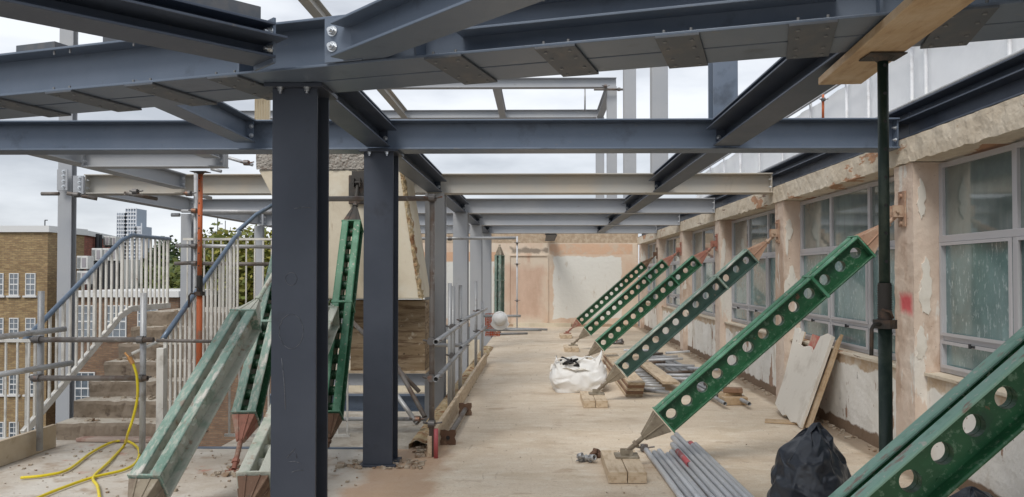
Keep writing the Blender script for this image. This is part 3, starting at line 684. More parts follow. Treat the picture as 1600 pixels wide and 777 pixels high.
# broken edge lump strip on right side
vs = []; n1 = 60
for i in range(n1+1):
    t_ = i/n1; x = B_.x+(C_.x-B_.x)*t_; z = B_.z+(C_.z-B_.z)*t_
    for k_, (dx, dy) in enumerate(((-.02, -.008), (-.006, -.014), (.012, .01), (.016, .05), (.006, .12))):
        q = noise.fractal(Vector((x*14, z*14, k_*2.1)), 1, 2, 4)
        vs.append((x+dx+.035*abs(q)*(k_ > 0), Yb+dy+.01*q, z+.03*q))
MB().add(vs, [(i*5+j, i*5+j+1, (i+1)*5+j+1, (i+1)*5+j) for i in range(n1) for j in range(4)]).build('broken_edge', M['broken'], blk)
# brown masonry under it
a = at(548, 470, 9.35); b = at(664, 470, 9.35); zb = at(600, 579, 9.35).z
mw = root('brown_timber_wall', 'brown dirty boarded wall under the cream concrete block', 'wall', ((a.x+b.x)/2, 9.6, zb))
MB().box(a.x, b.x, 9.35, 9.8, zb, a.z).build('boarding', M['brown_wall'], mw)
MB().box(a.x-.03, b.x+.02, 9.3, 9.8, zb-.03, zb-.003).build('ledge', M['timber_pale'], mw)
# corrugated sheet glimpsed over the block
cs = MB(); vs = []
p0 = at(398, 150, 9.6); p1 = at(422, 205, 9.6)
for i in range(25):
    x = p0.x+(p1.x-p0.x)*i/24; y = 9.6+.02*math.sin(i*math.pi/2)
    vs += [(x, y, p1.z), (x, y, p0.z), (x, y+.01, p0.z), (x, y+.01, p1.z)]
cs.add(vs, [(i*4+j, i*4+(j+1) % 4, (i+1)*4+(j+1) % 4, (i+1)*4+j) for i in range(24) for j in range(4)])
tag(cs.build('corrugated_sheet', M['cream']), 'cream corrugated sheet standing above the concrete block', 'sheet')
# lower steel in the void
for (y0, y1, Y, m, lab) in ((582, 601, 12.6, 'steel_light', 'upper pale beam in the stair void below the brown wall'), (617, 641, 12.0, 'steel_blue', 'dark lower beam in the stair void')):
    a = at(505, y1, Y); b = at(705, y0, Y)
    beam((-4.2, Y, a.z), (-1.55, Y, a.z), b.z-a.z, .2, M[m], 'void_beam', lab, 'beams in the stair void')
tag(MB().box(-4.5, -1.26, 16.4, 16.5, -.85, .25).build('void_wall', M['cream']), 'pale wall closing the back of the stair void', 'wall')
tag(MB().box(-3.55, -1.5, 7.26, 7.31, -.08, .012).build('steel_angle', M['steel_blue'], bevel=.002), 'thin blue-grey steel angle along the near edge of the void', 'edge angle')

# ------------------------------------------------------------------ stairs and railings
st = root('concrete_staircase', 'worn bare concrete steps rising left behind the scaffold rail', 'stairs', (-4.25, 8.5, 0))
def worn_step(x0, x1, y0, y1, z0, z1, seed):
    mb = MB(); nx = 30; ny = 5; vs = []
    prof = [(y0, z0), (y0, z0+(z1-z0)*.5), (y0-.012, z1-.03), (y0-.004, z1), (y0+.06, z1), (y0+.16, z1), (y1, z1), (y1, z0)]
    k = len(prof)
    for i in range(nx+1):
        x = x0+(x1-x0)*i/nx
        for j, (y, z) in enumerate(prof):
            q = noise.fractal(Vector((x*7, y*9+seed, z*9)), 1, 2, 4)
            e2 = .022 if j in (2, 3) else .01
            vs.append((x, y+(e2*q if j < 6 else 0), z+(e2*q*.7 if 0 < j < 7 else 0)))
    fs = [(i*k+j, i*k+(j+1) % k, (i+1)*k+(j+1) % k, (i+1)*k+j) for i in range(nx) for j in range(k)]
    fs += [tuple(range(k)), tuple(nx*k+j for j in range(k))]
    return mb.add(vs, fs)
for k in range(1, 8):
    y = 7.62+.28*(k-1)
    worn_step(-4.78, -3.70, y, y+(.33 if k < 7 else 1.3), -.2 if k == 1 else .17*(k-2)+.1, .17*k, k*5).build('step', M['step_stone'], st)
random.seed(11)
def railing(name, label, X, ya, yb, z_of, h, n, extra=None, blue=True, grp='white stair railings'):
    rt = root(name, label, 'railing', (X, ya, z_of(ya)), grp)
    pts = []
    m_ = 12
    for i in range(m_+1):
        y = ya+(yb-ya)*i/m_; pts.append((X, y, z_of(y)+h))
    if extra: pts += extra
    MB().path(pts, .026, 10).build('handrail', M['rail_blue'] if blue else M['white_paint'], rt)
    bt = MB()
    for i in range(m_):
        u = ya+(yb-ya)*i/m_; v = ya+(yb-ya)*(i+1)/m_
        bt.obox((X, u, z_of(u)+.03), (X, v, z_of(v)+.03), .04, .07)
    bt.build('bottom_rail', M['white_paint'], rt)
    for i in range(n):
        y = ya+(yb-ya)*(i+.5)/n
        r_ = .022 if i % 5 else .030
        MB().box(X-r_/2, X+r_/2, y-r_/2, y+r_/2, z_of(y)+.03, z_of(y)+h).build('baluster', M['white_paint'], rt)
    return rt
zs = lambda y: max(0.02, min(1.19, .17+(y-7.62)*.607))
railing('stair_railing', 'white balustrade with blue handrail on the left side of the stairs', -5.0, 7.45, 10.4, zs, .93, 26)
railing('stair_railing', 'white balustrade with blue handrail on the right side of the stairs', -3.64, 7.45, 9.35, zs, .95, 18,
        extra=[tuple(at(372, 361, 9.45)), tuple(at(400, 336, 9.6)), tuple(at(430, 318, 9.8))])
# transverse guard left of the stairs and one at landing
rt = root('guard_railing', 'white vertical bar guard rail left of the stairs beside the brick building', 'railing', (-5.5, 7.4, 0))
MB().obox((-6.9, 7.42, 1.0), (-4.9, 7.42, 1.0), .03, .03).build('top_rail', M['white_paint'], rt)
MB().obox((-6.9, 7.42, .05), (-4.9, 7.42, .05), .03, .03).build('bottom_rail', M['white_paint'], rt)
for i in range(18):
    x = -6.85+i*.113; MB().box(x-.008, x+.008, 7.412, 7.428, .05, 1.0).build('baluster', M['white_paint'], rt)
rt = root('guard_railing', 'white bar guard rail across the far end of the stair landing', 'railing', (-4.2, 10.5, 1.19))
MB().obox((-4.84, 10.45, 2.12), (-3.0, 10.45, 2.12), .03, .03).build('top_rail', M['white_paint'], rt)
for i in range(16):
    x = -4.78+i*.115; MB().box(x-.008, x+.008, 10.442, 10.458, 1.19, 2.12).build('baluster', M['white_paint'], rt)
rt = root('guard_railing', 'white bar guard rail below, between the stairs and the front column', 'railing', (-3, 9.2, -.5))
MB().obox((-3.5, 8.6, .75), (-2.1, 8.6, .75), .03, .03).build('top_rail', M['white_paint'], rt)
MB().obox((-3.5, 8.6, -.15), (-2.1, 8.6, -.15), .03, .03).build('bottom_rail', M['white_paint'], rt)
for i in range(13):
    x = -3.45+i*.11; MB().box(x-.009, x+.009, 8.59, 8.61, -.15, .75).build('baluster', M['white_paint'], rt)
# square white post at the foot of the right rail
tag(MB().box(-3.68, -3.61, 7.40, 7.46, 0, .93).build('newel_post', M['white_paint'], bevel=.004), 'white square newel post at the foot of the right stair railing', 'post')
# loose slab before the first step
p = fl(190, 690)
tag(MB().obox((p.x-.42, p.y+.12, .022), (p.x+.48, p.y+.08, .022), .34, .035).build('loose_slab', M['pink_stone'], bevel=.008), 'pinkish loose slab lying before the first stair', 'slab')
# toe board at left edge
tag(MB().box(-4.62, -4.58, 4.2, 7.3, .003, .22).build('toe_board', M['ply_board'], bevel=.003), 'plywood toe board on edge along the left roof edge', 'board', 'toe boards')
tag(MB().box(-1.0, -.96, 6.95, 14.3, .003, .19).build('toe_board', M['timber_pale'], bevel=.004), 'long pale toe board on edge beside the stair void', 'board', 'toe boards')

# ------------------------------------------------------------------ scaffold tubes
TR = .0242
def coupler(p, parent, d=(1, 0, 0)):
    p = Vector(p); d = Vector(d); mb = MB()
    mb.cone(p-Vector((0, 0, .028)), p+Vector((0, 0, .028)), .036, n=10)
    mb.cone(p+Vector((0, -.03, 0))-d*.028, p+Vector((0, -.03, 0))+d*.028, .035, n=10)
    mb.cone(p+Vector((.03, -.01, .0)), p+Vector((.095, -.02, .012)), .008, n=6)
    mb.cone(p+Vector((-.03, -.01, .0)), p+Vector((-.075, -.025, .012)), .011, n=6)
    return mb.build('coupler', M['coupler'], parent)
def tube_part(parent, p0, p1, m='tube', name='tube', r=TR): return MB().pipe(p0, p1, r, 14).build(name, M[m], parent)

# left guard
sg = root('scaffold_guardrail', 'grey scaffold guard rail in front of the stairs, yellow hose tied over it', 'scaffold', (-4.2, 6.95, 0), 'tubular guard rails')
xa = at(64, 500, 6.95).x; xb = at(224, 500, 6.95).x
tube_part(sg, (xa, 6.95, 0.05), (xa, 6.95, at(64, 455, 6.95).z), 'tube', 'standard', .027)
tube_part(sg, (xb, 6.95, 0.0), (xb, 6.95, at(224, 458, 6.95).z), 'tube', 'standard', .027)
for yy in (531, 591):
    z = at(100, yy, 6.9).z
    tube_part(sg, (xa-.05, 6.9, z), (xb+(.12 if yy == 531 else .07), 6.9, z), 'tube_old', 'ledger')
    coupler((xa, 6.93, z), sg); coupler((xb, 6.93, z), sg)
tube_part(sg, at(-60, 534, 6.2), at(103, 514, 6.82), 'tube', 'ledger'); tube_part(sg, at(-60, 595, 6.2), at(114, 567, 6.82), 'tube', 'ledger')
tube_part(sg, at(244, 532, 7.0), at(345, 534, 7.2), 'tube_old', 'ledger', .016)
tube_part(sg, at(206, 553, 6.9), at(256, 530, 7.1), 'white_paint', 'brace', .014)

# right guard beside the void
sv = root('scaffold_guardrail', 'scaffold guard rail along the stair void with tall rusty standard and open tube ends', 'scaffold', (-.98, 10, 0), 'tubular guard rails')
gx = -.965
tube_part(sv, (gx, 6.98, .0), (gx, 6.98, 2.36), 'tube_old', 'standard')
tube_part(sv, (gx+.045, 6.93, .0), (gx+.045, 6.93, .26), 'tube_red', 'base_sleeve', .02)
for y, zt in ((8.9, 1.54), (9.25, 1.50), (10.1, 1.5), (12.6, 1.53), (14.0, 1.15)):
    tube_part(sv, (gx-.06, y, 0), (gx-.06, y, zt), 'tube', 'standard')
for z in (1.04, .71):
    tube_part(sv, (gx+.05, 6.86, z), (gx-.0, 10.4, z-.01), 'tube', 'ledger'); tube_part(sv, (gx-.005, 9.6, z+.02), (gx, 14.2, z-.03), 'tube', 'ledger')
    for y in (6.96, 8.9, 10.1, 12.6): coupler((gx-.03 if y > 7 else gx, y, z), sv, (0, 1, 0))
coupler((gx, 6.98, .30), sv); coupler((gx, 6.98, 2.33), sv)
tube_part(sv, (-2.1, 6.95+.08, 2.33), (gx+.03, 7.04, 2.335), 'tube_old', 'transom')
z = at(640, 538, 10.2).z; tube_part(sv, (-2.6, 10.05, z), (gx, 10.05, z), 'tube', 'transom')
z = at(780, 494, 14.1).z; tube_part(sv, (gx-.05, 14.1, z), (-.33, 14.1, z), 'tube', 'transom')
z = at(780, 516, 14.1).z; tube_part(sv, (gx-.05, 14.15, z), (.05, 14.15, z), 'tube', 'transom')
# high tube across the column row
sh = root('scaffold_tube', 'horizontal scaffold tube clamped to the pale columns near head height', 'scaffold tube', (-1.2, 12.6, 2.2))
a = at(640, 373, 12.4); b = at(806, 372, 12.4)
tube_part(sh, a, b, 'tube', 'tube'); coupler(at(703, 373, 12.42), sh); coupler(at(675, 373, 12.42), sh)
# tube with clamps at the far wall
sh = root('scaffold_standard', 'thin upright scaffold tube with clamps in front of the end wall', 'scaffold tube', (-.6, 23, 0))
a = at(808, 372, 23.2); tube_part(sh, (a.x, 23.2, 0), (a.x, 23.2, a.z+.05), 'tube_pale', 'tube')
for yy in (380, 413, 470): coupler((a.x, 23.18, at(808, yy, 23.2).z), sh)
# diagonals in the void
sd_ = root('scaffold_brace', 'pair of diagonal scaffold braces in the stair void right of the second column', 'scaffold tube', (-1.7, 8.6, -.3))
tube_part(sd_, at(600, 535, 8.6), at(664, 652, 7.9), 'tube_old'); tube_part(sd_, at(548, 500, 8.8), at(655, 612, 8.5), 'tube_old'); tube_part(sd_, at(596, 585, 8.3), at(652, 662, 7.8), 'tube')
coupler(at(652, 655, 7.85), sd_)
sd_ = root('scaffold_brace', 'horizontal scaffold tubes low in the stair void between the dark columns', 'scaffold tube', (-2.2, 9, -.3))
tube_part(sd_, at(500, 655, 9.8), at(672, 655, 9.8)); tube_part(sd_, at(500, 560, 10.5), at(580, 560, 10.5), 'tube_pale')
# stair-side scaffold
ss = root('stair_scaffold', 'scaffold tubes around the orange prop and outer columns', 'scaffold', (-4, 10, 0))
a = at(305, 400, 9.7); tube_part(ss, (a.x, 9.7, -1), (a.x, 9.7, at(305, 268, 9.7).z), 'tube', 'standard')
for (x0, y0, x1, y1, Y0, Y1, m_) in ((275, 384, 425, 386, 9.75, 9.75, 'tube'), (273, 412, 300, 411, 9.75, 9.75, 'tube_old'), (318, 412, 425, 413, 9.7, 9.7, 'tube_old'), (65, 303, 92, 303, 9.9, 9.9, 'tube_old'),
        (104, 302, 152, 311, 9.9, 10.1, 'tube_old'), (195, 302, 245, 311, 9.9, 10.3, 'tube_old'), (268, 336, 281, 336, 9.8, 9.8, 'tube'), (284, 330, 425, 331, 11, 11, 'tube_pale'), (292, 301, 330, 310, 9.9, 10.2, 'tube'),
        (338, 241, 395, 258, 11, 11, 'tube'), (330, 264, 346, 268, 11, 11, 'tube')):
    tube_part(ss, at(x0, y0, Y0), at(x1, y1, Y1), m_, 'ledger')
for (x, y) in ((305, 330), (305, 385), (305, 412), (213, 300), (122, 305), (296, 303), (386, 255)): coupler(at(x, y, 9.65), ss)
a = at(386, 300, 9.9); tube_part(ss, (a.x, 11, a.z-.35), (a.x, 11, at(386, 246, 11).z), 'tube', 'standard')
# thin post in the sky
a = at(914, 137, 18.5); b = at(914, 174, 18.5)
tag(MB().pipe(a, b, .02, 10).build('thin_post', M['tube']), 'thin upright tube against the sky between the upper beams', 'scaffold tube')
ck = root('clamp_tube', 'short scaffold tube clamped at the upper frame corner against the sky', 'scaffold tube', at(945, 137, 16.7))
tube_part(ck, at(928, 140, 16.75), at(975, 140, 16.75), 'tube_old'); coupler(at(946, 135, 16.7), ck); coupler(at(967, 140, 16.7), ck)

# ------------------------------------------------------------------ sheeted scaffold at the right
sw = root('sheeted_scaffold', 'scaffold wrapped in white sheeting beyond the window wall', 'scaffold', (6, 16, 2))
M['sheet'] = mat('sheet', (.90, .91, .92), .6, 0, [((.84, .85, .87), .6, .45, .7)], (3, .25, .05), coord='World')
vs = []; ny = 90; nz_ = 14
for j in range(nz_+1):
    for i in range(ny+1):
        y = 6+24*i/ny; z = 0+5.4*j/nz_
        ph = (y % 2.0)/2.0
        vs.append((6.1+.05*math.sin(ph*math.pi)*(1+.4*noise.noise(Vector((y, z, 0))))+.03*noise.noise(Vector((y*2, z*1.5, 4))), y, z))
MB().add(vs, [(j*(ny+1)+i, j*(ny+1)+i+1, (j+1)*(ny+1)+i+1, (j+1)*(ny+1)+i) for j in range(nz_) for i in range(ny)], True).build('sheeting', M['sheet'], sw)
for y in (8.2, 9.96, 12.1, 12.55, 14.2, 15.2, 17.2, 19.2, 21.2, 23.2, 25.2, 27.2, 29.2):
    tube_part(sw, (6.03, y, 0), (6.03, y, 5.55 if y < 13 else 5.7), 'tube_pale', 'standard', .03)
for z in (5.42, 4.4): tube_part(sw, (5.97, 6, z), (5.97, 30.2, z), 'tube', 'ledger', .025)
tube_part(sw, (5.9, 8, 6.0), (6.0, 20, 6.0), 'tube', 'ledger', .025)
pp = root('orange_tube', 'thin orange upright tube on the sheeted scaffold above the blue-grey beam', 'scaffold tube', at(1286, 180, 15))
tube_part(pp, at(1286, 185, 15), at(1286, 148, 15), 'prop_orange'); coupler(at(1286, 156, 14.96), pp)

# ------------------------------------------------------------------ raking shores
PIT = .172
def cell_web(mb, x0, y, zc, h, p_, r, n=24, depth=.0):
    """square plate with a round hole, in the local x-z plane at y; short collar ring"""
    ang = [2*math.pi*(i+.5)/n for i in range(n)]
    inner = []; outer = []
    for a in ang:
        ca, sa = math.cos(a), math.sin(a); inner.append((x0+p_/2+r*ca, y, zc+r*sa))
        k = min((p_/2)/abs(ca) if abs(ca) > 1e-6 else 1e9, (h/2)/abs(sa) if abs(sa) > 1e-6 else 1e9)
        outer.append((x0+p_/2+k*ca, y, zc+k*sa))
    cs_ = [(x0+p_/2+sx_*p_/2, y, zc+sz*h/2) for sx_, sz in ((1, 1), (-1, 1), (-1, -1), (1, -1))]
    vs = inner+outer+cs_+[(v[0], y-depth, v[2]) for v in inner]
    fs = []
    for i in range(n):
        j = (i+1) % n; fs.append((i, n+i, n+j, j)); fs.append((i, j, 2*n+4+j, 2*n+4+i))
        oi, oj = outer[i], outer[j]
        vi = abs(abs(oi[0]-x0-p_/2)-p_/2) < 1e-6; vj = abs(abs(oj[0]-x0-p_/2)-p_/2) < 1e-6
        if vi != vj:
            sx_ = 1 if (oi[0]+oj[0])/2 > x0+p_/2 else -1; sz = 1 if (oi[2]+oj[2])/2 > zc else -1
            ci = 2*n+[(1, 1), (-1, 1), (-1, -1), (1, -1)].index((sx_, sz)); fs.append((n+i, ci, n+j))
    mb.add(vs, fs)

def raker(foot, top, n1, n2, mweb, medge, mlow, mtop, label, group, lead=.19, c1=.225, c2=.25, plate=True, wallplate=True, pad=False, name='raking_shore', wp_dir=None, tiltfoot=True):
    foot = Vector(foot); top = Vector(top); d = (top-foot).normalized(); L_ = (top-foot).length
    yv = Vector((0, 0, 1)).cross(d).normalized(); zv = d.cross(yv)
    rot = Matrix((d, yv, zv)).transposed()
    rt = root(name, label, 'raking shore', foot, group, rot)
    H = .225; xs = lead+c1; g = .036; gi = .027; go = .103
    def body(x0, n_):
        nonlocal rt
        b = MB()
        for k in range(n_):
            for s_ in (-1, 1): cell_web(b, x0+k*PIT, s_*g, 0, H-.03, PIT, .047, depth=s_*.034)
        for k in range(n_-1):
            for s_ in (-1, 1):
                for zz in (-.068, .068):
                    xx = x0+(k+1)*PIT
                    b.cone((xx, s_*(g+.001), zz), (xx, s_*(g+.004), zz), .008, n=8)
        w = b.build('web', mweb, rt, local=True)
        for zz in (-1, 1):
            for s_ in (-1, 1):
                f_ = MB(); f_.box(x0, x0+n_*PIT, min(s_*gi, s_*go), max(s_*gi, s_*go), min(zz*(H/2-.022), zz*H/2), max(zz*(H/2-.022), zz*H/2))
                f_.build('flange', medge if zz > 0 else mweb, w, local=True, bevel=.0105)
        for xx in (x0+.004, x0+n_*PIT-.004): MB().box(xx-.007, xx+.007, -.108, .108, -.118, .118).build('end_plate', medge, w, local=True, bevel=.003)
    body(xs, n1)
    xe = xs+n1*PIT+.004
    if n2: body(xe, n2); xe += n2*PIT
    def cone4(xa, ra, xb, rb, nm, m, ):
        b = MB(); vs = []
        for x, r_ in ((xa, ra), (xb, rb)):
            for s_, t_ in ((1, 1), (-1, 1), (-1, -1), (1, -1)): vs.append((x, s_*r_, t_*r_))
        b.add(vs, [(0, 1, 2, 3), (4, 7, 6, 5), (0, 4, 5, 1), (1, 5, 6, 2), (2, 6, 7, 3), (3, 7, 4, 0)])
        for s_ in (-1, 1):  # ribs
            b.obox((xa, s_*ra*.45, ra*1.02), (xb, s_*rb*.5, rb*1.05), .012, .012); b.obox((xa, s_*ra*1.02, 0), (xb, s_*rb*1.05, 0), .012, .012, (0, 1, 0))
        return b.build(nm, m, rt, local=True, bevel=.004)
    cone4(xs-.012, .098, lead, .028, 'lower_cone', mlow)
    cone4(xe+.008, .098, xe+c2, .026, 'upper_cone', mtop)
    j = MB(); j.cone((.03, 0, 0), (lead+.02, 0, 0), .019, n=12)
    for k in range(int(lead/.012)): j.cone((.03+k*.012, 0, 0), (.036+k*.012, 0, 0), .0225, n=10, cap=True)
    j.cone((.09, 0, 0), (.12, 0, 0), .034, n=6, smooth=False); j.build('jack', mlow, rt, local=True)
    j = MB(); j.cone((xe+c2-.01, 0, 0), (L_-.02, 0, 0), .019, n=12); j.cone((xe+c2+.02, 0, 0), (xe+c2+.05, 0, 0), .034, n=6, smooth=False); j.build('jack', mtop, rt, local=True)
    if plate:
        b = MB(); p = foot
        b.box(p.x-.10, p.x+.10, p.y-.09, p.y+.09, p.z-.035, p.z-.022)
        for s_ in (-.035, .035): b.obox((p.x-.05, p.y+s_, p.z-.002), (p.x+.05, p.y+s_, p.z-.002), .01, .05)
        b.cone((p.x, p.y-.05, p.z+.005), (p.x, p.y+.05, p.z+.005), .014, n=8)
        b.build('foot_plate', mlow, rt)
    if wallplate:
        b = MB(); p = top; 
        if wp_dir == 'y':
            b.box(p.x-.07, p.x+.07, p.y+.0, p.y+.014, p.z-.14, p.z+.14)
            for s_ in (-.035, .035): b.box(p.x+s_-.005, p.x+s_+.005, p.y-.07, p.y, p.z-.05, p.z+.05)
            b.cone((p.x-.05, p.y-.045, p.z), (p.x+.05, p.y-.045, p.z), .013, n=8)
        else:
            b.box(p.x+.0, p.x+.014, p.y-.06, p.y+.06, p.z-.13, p.z+.17)
            for s_ in (-.035, .035): b.box(p.x-.09, p.x, p.y+s_-.005, p.y+s_+.005, p.z-.05, p.z+.05)
            b.cone((p.x-.055, p.y-.06, p.z), (p.x-.055, p.y+.06, p.z), .014, n=8)
            for zz in (-.1, .13): b.cone((p.x, p.y, p.z+zz), (p.x-.02, p.y, p.z+zz), .02, n=6)
        b.build('wall_plate', mtop, rt)
    return rt
FX, FZ = .745, .13
TX = 3.082; TZ = FZ+(TX-FX)*.875
RYS = [3.22, 6.62, 10.05, 13.5, 16.9, 20.3]
lab = ['nearest green perforated raking shore crossing the bottom right corner, worn pale top edge',
       'bright green perforated raking shore standing over the grey tube bundle, foot on two timber blocks',
       'dark teal perforated raking shore with dirty cone, foot beside the white rubble bag',
       'green perforated raking shore with salmon head, rising right behind the white bag',
       'green perforated raking shore with rusty red head, second from the far wall',
       'farthest and smallest green perforated raking shore, nearest the end wall']
mm = [('green', 'green_edge', 'dirty_cone', 'salmon'), ('green', 'green_mid', 'dirty_cone', 'dirty_cone2'), ('green_teal', 'green_worn', 'dirty_cone', 'dirty_cone2'), ('green', 'green_mid', 'dirty_cone', 'salmon'), ('green', 'green_mid', 'dirty_cone', 'salmon'), ('green', 'green', 'salmon', 'rust')]
M['dirty_cone2'] = mat('dirty_cone2', (.36, .22, .15), .75, 0, [((.45, .34, .25), 6, .5, .66), ((.22, .12, .08), 10, .56, .7)], (45, .25))
for i, y in enumerate(RYS):
    fx, fz = FX, FZ
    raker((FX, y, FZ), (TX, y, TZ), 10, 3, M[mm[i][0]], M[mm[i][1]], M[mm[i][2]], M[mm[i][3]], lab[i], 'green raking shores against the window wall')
    if i:
        labp = ['nearest pair, by the grey tubes', 'second pair, beside the white rubble bag', 'third pair, behind the white rubble bag', 'fourth pair from the viewer', 'farthest pair near the end wall'][i-1]
        for s_ in (-1, 1):
            z1 = FZ-.037
            o = MB().box(FX+s_*.077-.074-.05, FX+s_*.077+.074-.05, y-.52, y+.24, .003, z1)
            tag(o.build('timber_block', M['timber_pale'], bevel=.006), ('left' if s_ < 0 else 'right') + ' timber block under a shore foot, ' + labp, 'timber block', 'timber blocks under the shore feet')

# left hand shores, leaning away from the viewer against the cream block
lg = 'worn shores leaning left of centre'
def pxraker(pb, pt, n1, n2, lower_len, label, ms, **kw):
    """pb: lower end of the body, pt: top point"""
    pb = Vector(pb); pt = Vector(pt); d = (pt-pb).normalized()
    foot = pb - d*lower_len
    return raker(foot, pt, n1, n2, *[M[k] for k in ms], label, lg, lead=lower_len-.225, wp_dir='y', **kw)
pxraker(at(233, 762, 4.9), at(452, 385, 7.25), 10, 0, .36, 'pale worn green shore leaning up from the bottom left, dried splashes on its flanges', ('green_pale', 'green_worn', 'dirty_cone', 'green_pale'), plate=False)
pxraker(at(384, 655, 6.75), at(468, 300, 8.9), 6, 7, .52, 'green shore with salmon foot cone just left of the front column', ('green', 'green_worn', 'salmon', 'iron'))
pxraker(at(517, 650, 7.45), at(559, 286, 8.95), 7, 6, .36, 'dark green shore between the two dark columns, bolted to the cream block', ('green', 'green_mid', 'rust', 'iron'))
# slim pale one
a = at(398, 762, 4.95); b = at(541, 430, 8.95)
pxraker(a, b, 12, 5, .34, 'pale rusty shore passing behind the front column, low end at its left', ('green_pale', 'green_pale', 'rust', 'green_pale'), plate=False)
# far vertical soldier
p = at(780, 490, 21.5)
raker((p.x, 21.5, .03), (p.x+.01, 21.52, 2.35), 6, 4, M['green_worn'], M['green_worn'], M['rust'], M['dirty_cone'], 'upright pale green soldier beside the farthest pale column', 'upright soldiers', wallplate=False, name='upright_soldier')
# dark bracket where the shore meets the block
a = at(557, 300, 8.93)
tag(MB().box(a.x-.10, a.x+.10, 8.955, 8.985, a.z-.14, a.z+.2).build('bracket_plate', M['iron'], bevel=.01), 'dark rusty plate fixed to the cream block at a shore head', 'plate')

# ------------------------------------------------------------------ props
def prop(x, y, z0, z1, zc, m, label, name='steel_prop', ri=.0242, ro=.0302, collar=None, head=.085, group='adjustable steel props'):
    rt = root(name, label, 'prop', (x, y, z0), group)
    MB().pipe((x, y, z0+.01), (x, y, zc), ro, 20).build('outer_tube', m, rt)
    th = MB()
    th.cone((x, y, zc-.02), (x, y, zc+.18), ro*.97, n=20)
    for k in range(16): th.cone((x, y, zc+.0+k*.011), (x, y, zc+.006+k*.011), ro*1.07, n=18)
    th.build('thread', M['iron'], rt)
    MB().pipe((x, y, zc+.12), (x, y, z1-.008), ri, 20).build('inner_tube', m, rt)
    for k in range(8):
        zz = zc+.28+k*.13
        if zz < z1-.05: MB().cone((x-.001, y-ri-.0006, zz), (x-.001, y-ri+.003, zz), .008, n=10).build('pin_hole', M['black'], rt)
    h = MB(); h.cone((x, y, zc-.03), (x, y, zc+.01), ro*1.75, n=14, smooth=False)
    h.path([(x-.03, y-.03, zc-.01), (x-.07, y-.05, zc-.008), (x-.085, y-.055, zc-.03), (x-.087, y-.055, zc-.15)], .009, 8)
    h.path([(x+.02, y-.04, zc+.02), (x+.0, y-.06, zc+.05), (x-.03, y-.04, zc+.06)], .006, 6)
    h.build('collar', M['iron'], rt)
    hp = MB(); hp.box(x-head, x+head, y-head*.8, y+head*.8, z1-.010, z1-.003); hp.cone((x, y, z1-.03), (x, y, z1-.01), ri*1.1, ri*2.0, n=14)
    hp.build('head_plate', M['iron'], rt, bevel=.003)
    MB().box(x-.075, x+.075, y-.075, y+.075, z0+.001, z0+.009).build('foot_plate', M['rust'], rt)
    return rt
PXp = at(1381, 300, 3.62).x
prop(PXp, 3.62, 0, 2.662, 1.42, M['prop_green'], 'dark green adjustable prop holding the plank at right, handle on its collar')
a = at(313, 300, 8.0)
prop(a.x, 8.0, 0, at(313, 268, 8.0).z, 1.45, M['prop_orange'], 'orange and brown adjustable prop by the stairs')
# plank
pk = root('scaffold_board', 'rough timber plank held under the girder by the dark green prop', 'plank', (1.6, 3.5, 2.66))
a = Vector((1.622, 4.18, 2.683)); b = Vector((1.46, 2.2, 2.683))
MB().obox(a, b, .225, .04).build('board', M['timber'], pk, bevel=.004)

# prop lying along the toe board
a = fl(700, 684, .07); b = fl(727, 640, .07)
lp = root('lying_prop', 'rusty prop lying along the toe board with square end plates', 'prop', (a.x, a.y, 0))
MB().pipe(a, b, .028, 14).build('tube', M['tube_old'], lp)
for q in (a, b):
    e_ = MB()
    d = (b-a).normalized(); s2 = Vector((d.y, -d.x, 0))
    pts = []
    for t_ in range(16):
        an = t_*math.pi/8; r_ = .104*(1 if t_ % 4 == 2 else .80 if t_ % 4 in (1, 3) else .62)
        pts.append(s2*r_*math.cos(an)+Vector((0, 0, 1))*r_*math.sin(an))
    vs = [q-d*.006+v for v in pts]+[q+d*.006+v for v in pts]; n_ = 16
    e_.add(vs, [tuple(range(n_)), tuple(range(2*n_-1, n_-1, -1))]+[(i, (i+1) % n_, n_+(i+1) % n_, n_+i) for i in range(n_)])
    pl = e_.build('end_plate', M['rust'], lp)
    MB().cone(q-d*.0075, q-d*.0065, .020, n=12).build('hole', M['black'], pl)
MB().cone(b+d*.0+Vector((0, 0, .0)), b+d*.16, .022, n=10).build('inner_tube', M['rust'], lp)

